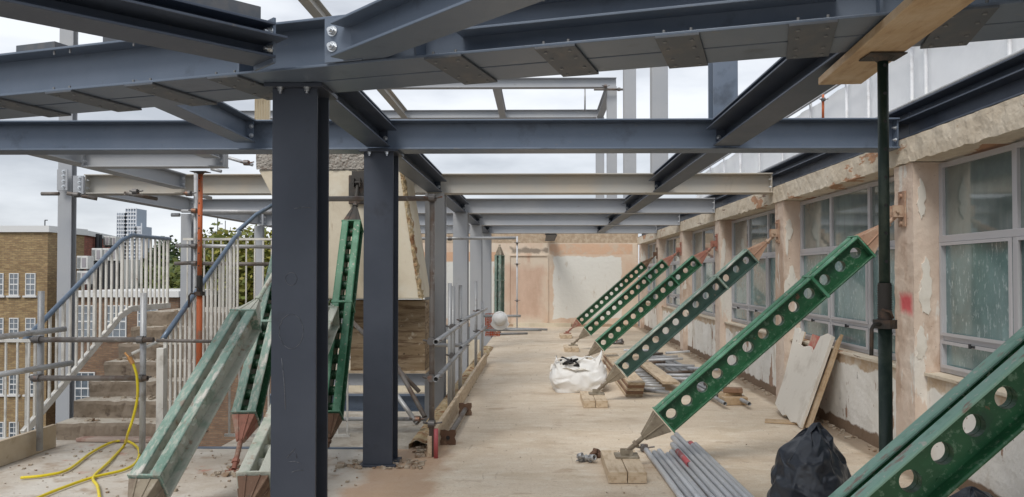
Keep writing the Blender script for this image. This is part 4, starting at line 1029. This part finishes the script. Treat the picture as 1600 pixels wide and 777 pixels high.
# ------------------------------------------------------------------ loose tubes
random.seed(5)
tubes = [(.985, 7.2, 0), (1.045, 7.05, 0), (1.10, 7.12, 0), (1.155, 6.98, 0), (1.21, 7.1, 0), (1.265, 7.35, 0), (1.32, 7.55, 0), (1.375, 7.6, 0), (1.43, 7.45, 0), (1.485, 7.4, 0),
         (1.235, 7.2, 1), (1.29, 7.5, 1), (1.348, 7.65, 1), (1.41, 7.25, 1)]
names = ['leftmost, with a coupler at its end', 'second from the left', 'third from the left', 'fourth from the left', 'fifth from the left', 'sixth from the left', 'seventh from the left', 'eighth from the left', 'ninth from the left', 'rightmost on the floor',
         'upper layer, with a red band', 'upper layer, second', 'upper layer, third and reaching farthest', 'upper layer, rightmost with red end']
for i, (x, y, ly) in enumerate(tubes):
    z = TR+.002+ly*.043; dx = random.uniform(-.012, .012)
    rt = root('loose_tube', 'pale scaffold tube in the floor bundle at right, ' + names[i], 'scaffold tube', (x, y, 0), 'loose tubes in the near bundle')
    MB().pipe((x, y, z), (x+dx+.10, 3.6+random.uniform(-.2, .2), z), TR, 18).build('tube', M['tube_pale'], rt)
    if i == 10: MB().pipe((x-.0002, y-.28, z), (x+.012, y-.75, z), TR+.0012, 18).build('red_band', M['tube_red'], rt)
    if i == 13: MB().pipe((x, y+.001, z), (x+.002, y-.10, z), TR+.0012, 18).build('red_end', M['tube_red'], rt)
    if i == 0: coupler((x-.01, y+.02, z+.01), rt, (0, 1, 0))
# fittings pile
def fitting(x, y, s, name, label, m):
    mb = MB(); 
    for k in range(6):
        q = Vector((x+random.uniform(-.07, .07), y+random.uniform(-.05, .05), random.uniform(.02, .06)))
        d = Vector((random.uniform(-1, 1), random.uniform(-1, 1), random.uniform(-.4, .4))).normalized()
        mb.pipe(q-d*.025*s, q+d*.025*s, .03*s, 10, .3); mb.cone(q, q+d.cross(Vector((0, 0, 1)))*.08*s, .008*s, n=6)
    return tag(mb.build(name, m), label, 'fittings', 'loose scaffold fittings')
a = fl(914, 722); fitting(a.x, a.y, .9, 'scaffold_fittings', 'grey scaffold couplers lying left of the nearest timber blocks', M['tube'])
a = fl(938, 716); fitting(a.x, a.y, .8, 'scaffold_fittings', 'rusty couplers touching the nearest timber blocks', M['rust'])
a = fl(966, 538); fitting(a.x, a.y, 2.0, 'scaffold_fittings', 'dark couplers far back beside the third shore', M['coupler'])
# planks stack
for k in range(5):
    y0 = 10.35+random.uniform(-.05, .05); x0 = 1.16+k*.006
    tag(MB().box(x0, x0+.225, y0, y0+3.9, .003+k*.042, .041+k*.042).build('scaffold_board', M['timber_pale'] if k % 2 == 0 else M['timber_dark'], bevel=.004),
        'scaffold board in the stack beside the teal shore, ' + ['bottom one', 'second from the bottom', 'middle one', 'second from the top', 'top one'][k], 'plank', 'stacked scaffold boards')
tag(MB().obox((1.85, 10.9, .12), (1.78, 14.8, .12), .225, .04).build('scaffold_board', M['timber_pale'], bevel=.004), 'single pale board lying over the far tubes', 'plank')
for i in range(14):
    y = 10.45+i*.27; rt_ = random.uniform(-.05, .05)
    o = MB().pipe((1.42, y+.1, .03+random.uniform(0, .05)), (1.74, y-.02+rt_, .06), TR, 10).build('short_tube', M['tube'])
    tag(o, 'short tube laid crosswise beside the board stack, ' + ['nearest one', 'second nearest', 'third nearest', 'fourth nearest', 'fifth nearest', 'sixth nearest', 'seventh nearest', 'eighth nearest', 'ninth nearest', 'tenth nearest', 'fourth farthest', 'third farthest', 'second farthest', 'farthest one'][i], 'scaffold tube', 'short tubes beside the board stack')
for i in range(16):
    x = 1.98+(i % 9)*.058+(i//9)*.03; z = TR+.003+(i//9)*.045; y0 = 10.6+random.uniform(-.5, 1.0)
    o = MB().pipe((x+.25, y0-.9, z), (x, y0+4.2+random.uniform(0, 1), z), TR, 10).build('long_tube', M['tube'])
    tag(o, 'long grey tube in the far bundle along the window wall', 'scaffold tube', 'long tubes in the far bundle')
for i in range(12):
    x = 1.95+random.uniform(0, .75); y = 10.8+i*.42; an = random.uniform(-.5, .5); l_ = random.uniform(.35, .7)
    o = MB().pipe((x-l_*math.cos(an)/2, y-l_*math.sin(an)/2, .125), (x+l_*math.cos(an)/2, y+l_*math.sin(an)/2, .125+random.uniform(0, .03)), TR, 10).build('short_tube', M['tube_pale' if i % 3 else 'tube_old'])
    tag(o, 'short tube lying askew on top of the far long tubes by the window wall', 'scaffold tube', 'short tubes on the far bundle')
for i, (x0, y0, x1, y1) in enumerate(((782, 513, 855, 515), (776, 522, 824, 521))):
    a = fl(x0, y0, .03); b = fl(x1, y1, .03)
    tag(MB().pipe(a, b, .03, 10).build('floor_tube', M['tube']), 'tube lying on the far floor, ' + ['upper and longer one', 'lower and shorter one'][i], 'scaffold tube', 'tubes on the far floor')
# brown blocks by the wall
a = fl(1150, 634)
for k, (dx, dy, z0, z1, w, l, rz) in enumerate(((0, 0, .003, .10, .30, .18, .1), (-.02, .12, .003, .14, .26, .16, .4), (.0, .06, .142, .20, .24, .14, -.2))):
    c = Vector((a.x+dx, a.y+dy+.1, 0)); d = Vector((math.cos(rz), math.sin(rz), 0))
    o = MB().obox(c-d*w/2+Vector((0, 0, (z0+z1)/2)), c+d*w/2+Vector((0, 0, (z0+z1)/2)), l, z1-z0).build('wood_offcut', M['timber_dark' if k == 2 else 'timber'], bevel=.008)
    tag(o, 'brown wood offcut by the window wall, ' + ['front one', 'rear one', 'top one'][k], 'offcut', 'offcuts by the wall')
# far white blocks by end of row
for x, y, s in ((892, 508, 1), ):
    a = fl(x, y); tag(MB().box(a.x-.2, a.x+.25, a.y-.3, a.y+.1, 0.002, .25).build('white_box', M['white_board'], bevel=.01), 'small white box against the far wall', 'box')

# ------------------------------------------------------------------ bags
def crumple(name, m, parent, fn, nu, nv, seed, jit, lv=2, closed_top=True):
    rnd = random.Random(seed); vs = []
    for j in range(nv+1):
        for i in range(nu):
            x, y, z = fn(2*math.pi*(i+.5*(j % 2)+rnd.uniform(-.25, .25))/nu, (j+(rnd.uniform(-.3, .3) if 0 < j < nv else 0))/nv)
            vs.append((x+rnd.uniform(-jit, jit), y+rnd.uniform(-jit, jit), max(.003, z+rnd.uniform(-jit, jit)*.8) if j else .003))
    fs = []
    for j in range(nv):
        for i in range(nu):
            a, b, c_, d = j*nu+i, j*nu+(i+1) % nu, (j+1)*nu+(i+1) % nu, (j+1)*nu+i
            if j % 2: fs += [(a, b, c_), (a, c_, d)]
            else: fs += [(a, b, d), (b, c_, d)]
    if closed_top:
        x, y, z = fn(0, 1); vs.append((x, y, z+.01)); fs += [(nv*nu+i, nv*nu+(i+1) % nu, len(vs)-1) for i in range(nu)]
    o = MB().add(vs, fs, True).build(name, m, parent)
    me = o.data; at_ = me.attributes.new('crease_edge', 'FLOAT', 'EDGE')
    for k in range(len(me.edges)): at_.data[k].value = rnd.choice((0, 0, .35, .7, .85))
    sd2 = o.modifiers.new('folds', 'SUBSURF'); sd2.levels = lv; sd2.render_levels = lv
    tx = bpy.data.textures.new('wrinkle', 'CLOUDS'); tx.noise_scale = .07
    dp = o.modifiers.new('wrinkle', 'DISPLACE'); dp.texture = tx; dp.strength = jit*.5; dp.mid_level = .5
    return o
def heap(cx, cy, rx, ry, h, px_=0, py_=0, pw=2.6, ex=.5, lobe=0):
    def f_(a, t):
        p_ = max(0, 1-t**pw)**ex; r_ = 1+.12*math.sin(2*a+1)+.08*math.sin(3*a)+lobe*max(0, math.cos(a-3.3))*math.exp(-((t-.72)/.16)**2)
        return (cx+rx*r_*p_*math.cos(a)+px_*t*t, cy+ry*r_*p_*math.sin(a)+py_*t*t, h*t)
    return f_
o = crumple('rubbish_bag', M['black_bag'], None, heap(1.80, 5.15, .26, .27, .64, .05, .05, 2.2, .75, .35), 22, 12, 4, .026, 3)
tag(o, 'crumpled black plastic bag with a pointed top beside the tube bundle', 'rubbish bag')
o = crumple('rubbish_bag', M['black_bag'], None, heap(2.12, 5.0, .22, .22, .26, pw=2), 18, 7, 8, .022, 3)
tag(o, 'low black plastic sheet heaped at the right of the pointed bag', 'rubbish bag')
b_ = at(1520, 790, 5.0); o = crumple('rubbish_bag', M['black_bag'], None, heap(b_.x, 5.0, .17, .17, .28), 16, 7, 12, .02, 3)
tag(o, 'small black bag seen behind the nearest shore at bottom right', 'rubbish bag')
wb = root('rubble_bag', 'white woven rubble bag with dark scraps in its open top', 'bag', (.56, 10.9, 0))
def sack(a, t):
    ca, sa = math.cos(a), math.sin(a); sq = 1/max(abs(ca), abs(sa))**.8; bul = .86+.2*math.sin(min(1, t*1.2)*math.pi*.9)
    hh = .42+.05*math.sin(a*4+1)+.24*max(0, 1-abs(a-5.6)/.35)+.12*max(0, 1-abs(a-3.7)/.3)+.10*max(0, 1-abs(a-.7)/.3)
    return (.56+.40*sq*bul*(1-.14*t)*ca, 11.05+.36*sq*bul*(1-.14*t)*sa, t*hh)
crumple('sack', M['white_bag'], wb, sack, 30, 8, 5, .022, 2, False)
vs = [(.56, 11.05, .36)]
for k in range(1, 8):
    for i in range(40):
        a = 2*math.pi*i/40; r = k/7*.40; vs.append((.56+r*math.cos(a), 11.05+r*.9*math.sin(a), .32+.06*noise.noise(Vector((a*2, k, 1)))))
fs = [(0, 1+i, 1+(i+1) % 40) for i in range(40)] + [(1+(k-1)*40+i, 1+(k-1)*40+(i+1) % 40, 1+k*40+(i+1) % 40, 1+k*40+i) for k in range(1, 7) for i in range(40)]
MB().add(vs, fs, True).build('contents', M['white_board'], wb)
dk = MB(); random.seed(9)
for k in range(5): 
    q = Vector((.40+random.uniform(-.08, .1), 10.9+random.uniform(-.15, .15), .42)); dk.path([q+Vector((random.uniform(-.1, .1), random.uniform(-.05, .05), random.uniform(-.04, .06))) for _ in range(4)], .018, 6)
dk.build('scraps', M['black'], wb)
for k, (dx, rr) in enumerate(((-.25, .10), (.12, .13))):
    MB().path([(.56+dx+rr*math.cos(t_*.4), 10.78-.0, .38+rr*.9*math.sin(t_*.4)) for t_ in range(9)], .011, 6).build('strap', M['white_bag'], wb)

# ------------------------------------------------------------------ broken boards against the wall
bd = root('leaning_board', 'white painted broken board leaning on the wall under the windows, jagged notch in its top', 'board', (2.9, 8.6, 0))
P0 = Vector((2.80, 8.28, .004)); U = Vector((.0, 1, 0)); V = Vector((SPX-.015-2.80, 0, 1.02))
L_v = V.length; Vn = V.normalized(); Nn = U.cross(Vn).normalized()
out = [(0, 0), (.12, .03), (.25, -.0), (.42, .05), (.5, 0.02), (.68, .06), (.80, .10), (.82, .4), (.92, .75), (1.02, 1.03), (.93, 1.05), (.86, .98), (.80, 1.02), (.77, .86), (.62, .84), (.48, .87), (.34, .80), (.30, 1.0), (.16, 1.05), (.04, 1.03), (.02, .6)]
out = [(u*1.22, v*1.0) for u, v in out]
def slab(out, P0, th, mb=None):
    mb = mb or MB(); n_ = len(out)
    f_ = [P0+U*u+Vn*v for u, v in out]; b = [q+Nn*th for q in f_]
    mb.add(f_+b, [tuple(range(n_)), tuple(range(2*n_-1, n_-1, -1))]+[(i, i+n_, (i+1) % n_+n_, (i+1) % n_) for i in range(n_)]); return mb
slab(out, P0, -.035).build('panel', M['white_board'], bd)
slab([(u-.004, v-.004) for u, v in out[:4]]+[(.4, .12), (.0, .14)], P0+Vector((-.006, 0, 0)), .004).build('torn_layer', M['timber'], bd)
tag(slab([(.28, .3), (.80, .3), (.80, 1.0), (.28, .98)], P0+Vector((.05, 0, .0)), -.02).build('backing_board', M['pink_board']), 'reddish pink board behind the notch of the leaning white board', 'board')
tag(slab([(-.06, .0), (.05, .0), (.06, .98), (.0, 1.06), (-.03, .7)], P0+Vector((.06, 0, 0)), -.03).build('timber_batten', M['timber']), 'raw timber batten along the near edge of the leaning white board', 'batten')
tag(slab([(.6, 0.02), (1.0, .02), (1.2, .5), (1.18, .9), (1.05, 1.0), (.95, .6)], P0+Vector((.08, .1, 0)), -.02).build('broken_sheet', M['timber_pale']), 'broken pale sheet leaning behind the white board, further back', 'board')
a = fl(1228, 662); tag(MB().obox((a.x-.2, a.y+.1, .012), (a.x+.25, a.y-.05, .012), .18, .018).build('wood_scrap', M['timber'], bevel=.003), 'flat wood scrap at the foot of the leaning white board', 'offcut')

# ------------------------------------------------------------------ hose
def smooth_path(pts, n=8):
    out = []; P = [Vector(p) for p in pts]; P = [2*P[0]-P[1]]+P+[2*P[-1]-P[-2]]
    for i in range(1, len(P)-2):
        for k in range(n):
            t = k/n; a, b, c, d = P[i-1], P[i], P[i+1], P[i+2]
            out.append(.5*((2*b)+(-a+c)*t+(2*a-5*b+4*c-d)*t*t+(-a+3*b-3*c+d)*t**3))
    out.append(P[-2]); return out
Z9 = lambda x, y: (x/2.805, 500+y/2.805)
hang = [at(*Z9(583, 190), 6.82), at(*Z9(600, 250), 6.82), at(*Z9(602, 340), 6.84), at(*Z9(583, 430), 6.86), at(*Z9(560, 500), 6.9)]
flo = [fl(*Z9(545, 548), .02), fl(*Z9(480, 620), .02), fl(*Z9(410, 688), .02), fl(*Z9(428, 730), .02), fl(*Z9(440, 800), .02)]
hs = root('yellow_hose', 'yellow air hose hanging from the scaffold rail and looped on the floor', 'hose', (-4, 6.3, 0))
MB().path(smooth_path(hang+flo), .0115, 10).build('hose', M['hose'], hs)
lp_ = [(90, 692), (200, 681), (300, 655), (400, 582), (490, 537), (560, 532), (608, 568), (598, 622), (540, 658), (400, 692), (250, 745), (120, 800)]
pts = smooth_path([fl(*Z9(x, y), .02) for x, y in lp_])
MB().path([q+Vector((0, 0, .0)) for q in pts], .0115, 10).build('hose_loop', M['hose'], hs)
MB().cone(at(*Z9(583, 192), 6.82), at(*Z9(566, 165), 6.82), .02, n=10).cone(at(*Z9(566, 165), 6.82), at(*Z9(548, 145), 6.84), .010, n=8).build('coupling', M['brass'], hs)

# ------------------------------------------------------------------ netting, helmet
a = at(767, 515, 14.3)
vs = []
for j in range(13):
    for i in range(9): vs.append((a.x-.10+.26*i/8, 14.3+.03*math.sin(i*1.7+j*.3), .50+.42*j/12))
o = MB().add(vs, [(j*9+i, j*9+i+1, (j+1)*9+i+1, (j+1)*9+i) for j in range(12) for i in range(8)], True).build('safety_net', M['net'])
md = o.modifiers.new('mesh', 'WIREFRAME'); md.thickness = .022; 
tag(o, 'orange plastic mesh net hanging by the guard rail near the white helmet', 'netting')
hm = root('hard_hat', 'white hard hat hung on the end of the guard rail', 'helmet', at(781, 500, 13.9))
c = at(781, 499, 13.9); mb = MB(); vs = []; nu, nv = 28, 12
for j in range(nv+1):
    ph = j/nv*math.pi*.5
    for i in range(nu):
        th = 2*math.pi*i/nu; r = math.cos(ph)
        vs.append((c.x+.125*r*math.cos(th), c.y+.11*math.sin(ph)*-1, c.z+.115*r*math.sin(th)))
mb.add(vs, [(j*nu+i, j*nu+(i+1) % nu, (j+1)*nu+(i+1) % nu, (j+1)*nu+i) for j in range(nv) for i in range(nu)], True)
mb.build('shell', M['white_bag'], hm)
mb = MB(); vs = []
for i in range(nu):
    th = 2*math.pi*i/nu
    for r, y in ((.12, 0), (.145 + (.05 if math.sin(th) < -.3 else 0), .012)): vs.append((c.x+r*math.cos(th), c.y+y, c.z+r*math.sin(th)))
mb.add(vs, [(2*i, 2*i+1, 2*((i+1) % nu)+1, 2*((i+1) % nu)) for i in range(nu)], True); mb.build('brim', M['white_bag'], hm)

# ------------------------------------------------------------------ rubble and dust
random.seed(21)
def rubble(name, label, pts_fn, n, smin, smax, m):
    mb = MB()
    for _ in range(n):
        x, y, z = pts_fn(); s_ = random.uniform(smin, smax)*random.random()**1.5+smin*.5
        vs = []
        for sx_ in (-1, 1):
            for sy_ in (-1, 1):
                for sz in (-1, 1): vs.append((x+sx_*s_*random.uniform(.5, 1.2), y+sy_*s_*random.uniform(.5, 1.2), z+(s_*.5+sz*s_*.5)*random.uniform(.6, 1.1)))
        mb.add(vs, [(0,1,3,2), (4,6,7,5), (0,4,5,1), (2,3,7,6), (0,2,6,4), (1,5,7,3)])
    o = mb.build(name, m); tag(o, label, 'rubble', None, 'stuff'); return o
rubble('void_rubble', 'broken concrete rubble along the void edge', lambda: (-1.15+abs(random.gauss(0, .07)), random.uniform(6.95, 12), .003), 420, .008, .035, M['rubble'])
rubble('stair_rubble', 'dust and crumbs of concrete on the stairs', lambda: (lambda k: (random.uniform(-4.74, -3.75), 7.62+.28*(k-1)+random.uniform(.05, .26), .17*k))(random.randint(1, 7)), 260, .006, .03, M['rubble'])
rubble('floor_rubble', 'crumbs of concrete on the left floor', lambda: (random.uniform(-4.5, -1.4), random.uniform(5.0, 7.25), .002), 380, .004, .016, M['rubble'])
rubble('wall_debris', 'debris along the foot of the window wall', lambda: (3.19-abs(random.gauss(0, .06)), random.uniform(5, 24), .002), 650, .006, .03, M['rubble'])
rubble('floor_crumbs', 'tiny crumbs scattered on the main floor', lambda: (random.uniform(-1, 3), random.uniform(5, 20), .001), 300, .003, .009, M['rubble'])
a = fl(372, 738); rubble('foot_rubble', 'heap of crumbs round the salmon shore foot', lambda: (a.x+random.gauss(0, .10), a.y+random.gauss(0, .08), .002), 90, .01, .04, M['rubble'])
a = fl(597, 728); rubble('column_rubble', 'broken mortar round the second dark column foot', lambda: (a.x+random.uniform(-.35, .35), a.y+random.uniform(-.12, .2), .001), 170, .006, .03, M['rubble'])

# ------------------------------------------------------------------ distant buildings
def sash(parent, x0, x1, z0, z1, y, cols=2, rows=4, t=.05, facing='y'):
    fr = MB(); g_ = MB()
    P = (lambda a, b, c: (a, b, c))
    def bx(mb, a0, a1, d0, d1, c0, c1):
        if facing == 'y': mb.box(a0, a1, y+d0, y+d1, c0, c1)
        else: mb.box(y-d1, y-d0, a0, a1, c0, c1)
    for x in (x0, x1-t): bx(fr, x, x+t, -.03, .05, z0, z1)
    for z in (z0, z1-t): bx(fr, x0+t, x1-t, -.03, .05, z, z+t)
    for i in range(1, cols): xm = x0+(x1-x0)*i/cols; bx(fr, xm-t*.35, xm+t*.35, -.02, .04, z0+t, z1-t)
    for i in range(1, rows): zm = z0+(z1-z0)*i/rows; k_ = t*(.7 if i == rows//2 else .3); bx(fr, x0+t, x1-t, -.022, .042, zm-k_, zm+k_)
    f_ = fr.build('window', M['parapet'], parent, local=True)
    bx(g_, x0+t*.5, x1-t*.5, .0, .01, z0+t*.5, z1-t*.5); g_.build('pane', M['glass_far'], f_, local=True)
    s_ = MB(); bx(s_, x0-.1, x1+.1, -.1, .02, z0-.1, z0-.005); s_.build('sill', M['parapet'], f_, local=True)
# brown brick block: corner at px 75, Y=42
c0 = at(75, 353, 42); ang = math.atan2(-1, 7.0)
bb = root('brick_building', 'brown brick building at the far left with white sash windows and white parapet', 'building', (c0.x, 42, -10)); HB = c0.z+10
wl = MB().box(-24, 0, 0, 3.4, 0, HB-.35).build('wall', M['brick_brown'], bb, local=True)
MB().box(-24.1, .15, -.15, 3.5, HB-.349, HB).build('parapet', M['parapet'], bb, local=True)
def w_px(x, y): q = at(x, y, 41.9); return q.x-c0.x, q.z+10
for (xa, xb) in ((-25, -11), (-10, 4), (13, 27.5), (38.5, 54)):
    for (ya, yb) in ((427, 462), (497, 532), (585, 617), (660, 695)):
        x0_, z1_ = w_px(xa, ya); x1_, z0_ = w_px(xb, yb); sash(bb, x0_, x1_, z0_, z1_, -.02)
q0 = w_px(17, 330)
lampp = MB(); qx, qz = w_px(32, 340); lampp.cone((qx, 2, HB), (qx, 2, HB+.45), .03, n=6).cone((qx, 2, HB+.45), (qx+.15, 2, HB+.45), .03, n=6); lampp.build('vent', M['steel_pipe_dark'], bb, local=True)
# receding red brick wing
p0 = Vector((c0.x-.25, 45.6, 0)); c1 = at(182, 371, 54)
p1 = Vector((c1.x, 54, 0))
rw = root('brick_wing', 'red brick wing with black pipes and air conditioning units behind the pale outer column', 'building', (p0.x, p0.y, -10), rot=Matrix.Rotation(math.atan2(p1.y-p0.y, p1.x-p0.x), 3, 'Z'))
Lw = (p1-p0).length; HW = at(120, 360, 46).z+10
MB().box(0, Lw, 0, 6, 0, HW-.3).build('wall', M['brick_red'], rw, local=True)
MB().box(-.1, Lw+.1, -.15, 6, HW-.299, HW).build('parapet', M['parapet'], rw, local=True)
for xx in (2.6, 3.4): MB().cone((xx, -.2, 3), (xx, -.2, HW-.1), .12, n=8).build('drainpipe', M['steel_pipe_dark'], rw, local=True)
# low flat roofed block
f0 = at(100, 455, 38); f1 = at(279, 455, 38)
lo = root('low_brick_block', 'low flat-roofed brick block with white fascia and tall blue-white windows', 'building', (f0.x, 38, -10)); WL = f1.x-f0.x; HL = f0.z+10
MB().box(0, WL, 0, 9, 0, HL-.3).build('wall', M['brick_dull'], lo, local=True)
MB().box(-.1, WL+.1, -.2, 9, HL-.299, HL).build('roof', M['parapet'], lo, local=True)
for i in range(3):
    for zz in (HL-2.3, HL-5.6, HL-8.9):
        x0_ = .6+i*1.55; sash(lo, x0_, x0_+1.0, zz, zz+1.6, -.02, 3, 4)
g0 = at(283, 522, 36); g1 = at(560, 508, 36)
yw = root('yard_wall', 'dull red-brown brick wall below the trees, seen through the right stair railing', 'wall', (g0.x, 36, -10))
MB().box(0, g1.x-g0.x, 0, .4, 0, g1.z+10-.12).build('wall', M['brick_dull'], yw, local=True)
MB().box(-.05, g1.x-g0.x+.05, -.06, .46, g1.z+10-.119, g1.z+10).build('coping', M['concrete'], yw, local=True)
# air conditioning units on the low roof
def ac(x0, y0, x1, y1, Y, label):
    a = at(x0, y1, Y); b = at(x1, y0, Y); w = b.x-a.x; h = b.z-a.z
    rt = root('air_conditioner', label, 'air conditioner', (a.x, Y, a.z), 'air conditioning units')
    MB().box(0, w, 0, .6, .02, h).build('casing', M['grey_unit'], rt, local=True, bevel=.02)
    g_ = MB()
    for k in range(9): g_.box(w*.05, w*.36, -.012, -.002, h*(.1+.09*k), h*(.145+.09*k))
    for k in range(3): g_.box(w*(.08+k*.1), w*(.10+k*.1), -.014, -.012, h*.1, h*.88)
    g_.build('grille', M['grille'], rt, local=True)
    MB().box(w*.5, w*.85, -.02, -.002, h*.15, h*.85).build('panel', M['lilac'], rt, local=True)
    MB().box(w*.1, w*.2, .1, .5, -.1, .02).box(w*.8, w*.9, .1, .5, -.1, .02).build('foot', M['grille'], rt, local=True)
ac(119.5, 400, 137, 421, 42, 'upper of the two stacked air conditioners beside the pale outer column')
ac(119.5, 423.5, 137, 445, 42, 'lower of the two stacked air conditioners beside the pale outer column')
ac(143, 388, 159, 408, 43, 'left one of the raised row of three air conditioners')
ac(159.5, 388, 170, 408, 43, 'middle one of the raised row of three air conditioners')
ac(170.5, 388, 181, 408, 43, 'right one of the raised row of three air conditioners')
ac(161, 369, 171, 384, 49, 'left one of two small air conditioners high on the red brick wing')
ac(172, 370, 181, 384, 49, 'right one of two small air conditioners high on the red brick wing')
a = at(143, 411, 43.3)
tag(MB().box(a.x-.1, a.x+1.5, 43, 43.9, f0.z+.02, a.z).build('plant_frame', M['steel_pipe_dark']), 'dark plant frame under the raised air conditioners', 'frame')
a = at(175, 405, 44); b = at(192, 452, 44)
tag(MB().box(a.x, b.x, 44, 46, b.z-.3, a.z).build('roof_cabinet', M['grey_unit'], bevel=.02), 'pale roof cabinet right of the air conditioners', 'cabinet')
# far tower
t0 = at(183, 400, 700); t1 = at(222, 333, 700)
tw_ = root('tower_block', 'distant grey tower block with gridded balconies under the clouds', 'building', (t0.x, 700, -10))
M['tower'] = mat('tower', (.34, .40, .47), .5); M['tower_white'] = mat('tower_white', (.78, .80, .83), .6)
W_ = t1.x-t0.x
for (xa, xb, H_) in ((0, .35, 1.0), (.35, .78, 1.06), (.78, 1.0, .82)):
    Hh = (t1.z+10)*H_
    MB().box(W_*xa, W_*xb, 0, 18, 0, Hh).build('block', M['tower'], tw_, local=True)
    sl = MB(); k = 0
    while k*3.4 < Hh: sl.box(W_*xa-.2, W_*xb+.2, -1.2, -.05, k*3.4, k*3.4+.9); k += 1
    sl.build('balcony', M['tower_white'], tw_, local=True)
    fn = MB()
    for i in range(5): xx = W_*(xa+(xb-xa)*i/4); fn.box(xx-.25, xx+.25, -1.4, -.1, 0, Hh+ (3 if i == 4 and xb == 1.0 else 0))
    fn.build('fin', M['tower_white'], tw_, local=True)

# ------------------------------------------------------------------ trees
M['bark'] = mat('bark', (.10, .075, .05), .9)
def leafmat(name, c1_, c2_):
    m, t, p = newmat(name); oi = t.nodes.new('ShaderNodeNewGeometry')
    c = mix_nodes(t, oi.outputs['Random Per Island'], c1_, c2_); t.links.new(c, p.inputs['Base Color']); p.inputs['Roughness'].default_value = .6
    return m
M['leaf_a'] = leafmat('leaf_a', (.055, .085, .02), (.15, .17, .03)); M['leaf_b'] = leafmat('leaf_b', (.03, .06, .018), (.09, .12, .03)); M['leaf_c'] = leafmat('leaf_c', (.10, .13, .02), (.26, .23, .035))
def tree(x, y, zb, h, r, m, label, seed, n=9000):
    rnd = random.Random(seed); rt = root('tree', label, 'tree', (x, y, zb), 'trees behind the stairs')
    tb = MB(); tb.cone((0, 0, 0), (0, 0, h*.55), .28, .14, n=8)
    cl = []
    for k in range(22):
        a = rnd.uniform(0, 6.28); rr = r*rnd.uniform(.15, .8); zz = h*rnd.uniform(.38, .95); f_ = 1-abs((zz/h-.6))*1.1
        q = Vector((rr*f_*math.cos(a), rr*f_*math.sin(a), zz)); cl.append((q, r*rnd.uniform(.28, .46)))
        tb.cone((0, 0, min(zz*.7, h*.5)), q, .07, .02, n=5)
    tb.build('trunk', M['bark'], rt, local=True)
    mb = MB()
    for k in range(n):
        q, cr_ = rnd.choice(cl); d = Vector((rnd.gauss(0, 1), rnd.gauss(0, 1), rnd.gauss(0, 1))).normalized()
        p_ = q+d*cr_*(rnd.random()**.35)*rnd.uniform(.7, 1.1); s_ = rnd.uniform(.12, .26)
        u = Vector((rnd.gauss(0, 1), rnd.gauss(0, 1), rnd.gauss(0, .6))).normalized(); v = u.cross(Vector((rnd.gauss(0, 1), rnd.gauss(0, 1), rnd.gauss(0, 1)))).normalized()
        mb.add([p_-u*s_, p_-v*s_*.6, p_+u*s_, p_+v*s_*.6], [(0, 1, 2, 3)])
    mb.build('crown', m, rt, local=True)
def tree_px(xc, ytop, Y, r, m, label, seed, n=9000):
    p_ = at(xc, ytop, Y); tree(p_.x, Y, -10, p_.z+10, r, M[m], label, seed, n)
tree_px(222, 420, 56, 5.0, 'leaf_b', 'dark green tree behind the left balustrade, leftmost of the trees', 1)
tree_px(256, 374, 66, 3.4, 'leaf_b', 'tall pointed dark tree rising above the landing rail', 2)
tree_px(268, 425, 50, 4.0, 'leaf_b', 'low dark tree just left of the second outer column', 7)
tree_px(305, 392, 52, 4.2, 'leaf_a', 'green tree between the second outer column and the orange prop', 9)
tree_px(335, 372, 48, 4.6, 'leaf_a', 'bushy green tree between the orange prop and the right handrail', 3)
tree_px(372, 370, 44, 4.2, 'leaf_c', 'yellowing green tree left of the third outer column', 4)
tree_px(405, 378, 50, 4.6, 'leaf_c', 'yellow-green tree behind the third outer column', 5)
tree_px(440, 375, 52, 4.8, 'leaf_a', 'green tree mostly hidden by the front dark column', 6)
# antennas
an = root('roof_antenna', 'thin television antenna on a far roof beside the orange prop', 'antenna', at(340, 400, 55))
MB().cone(at(340, 400, 55), at(340, 340, 55), .04, n=5).cone(at(334, 350, 55), at(348, 350, 55), .03, n=5).cone(at(352, 400, 55), at(352, 345, 55), .03, n=5).build('mast', M['grille'], an)
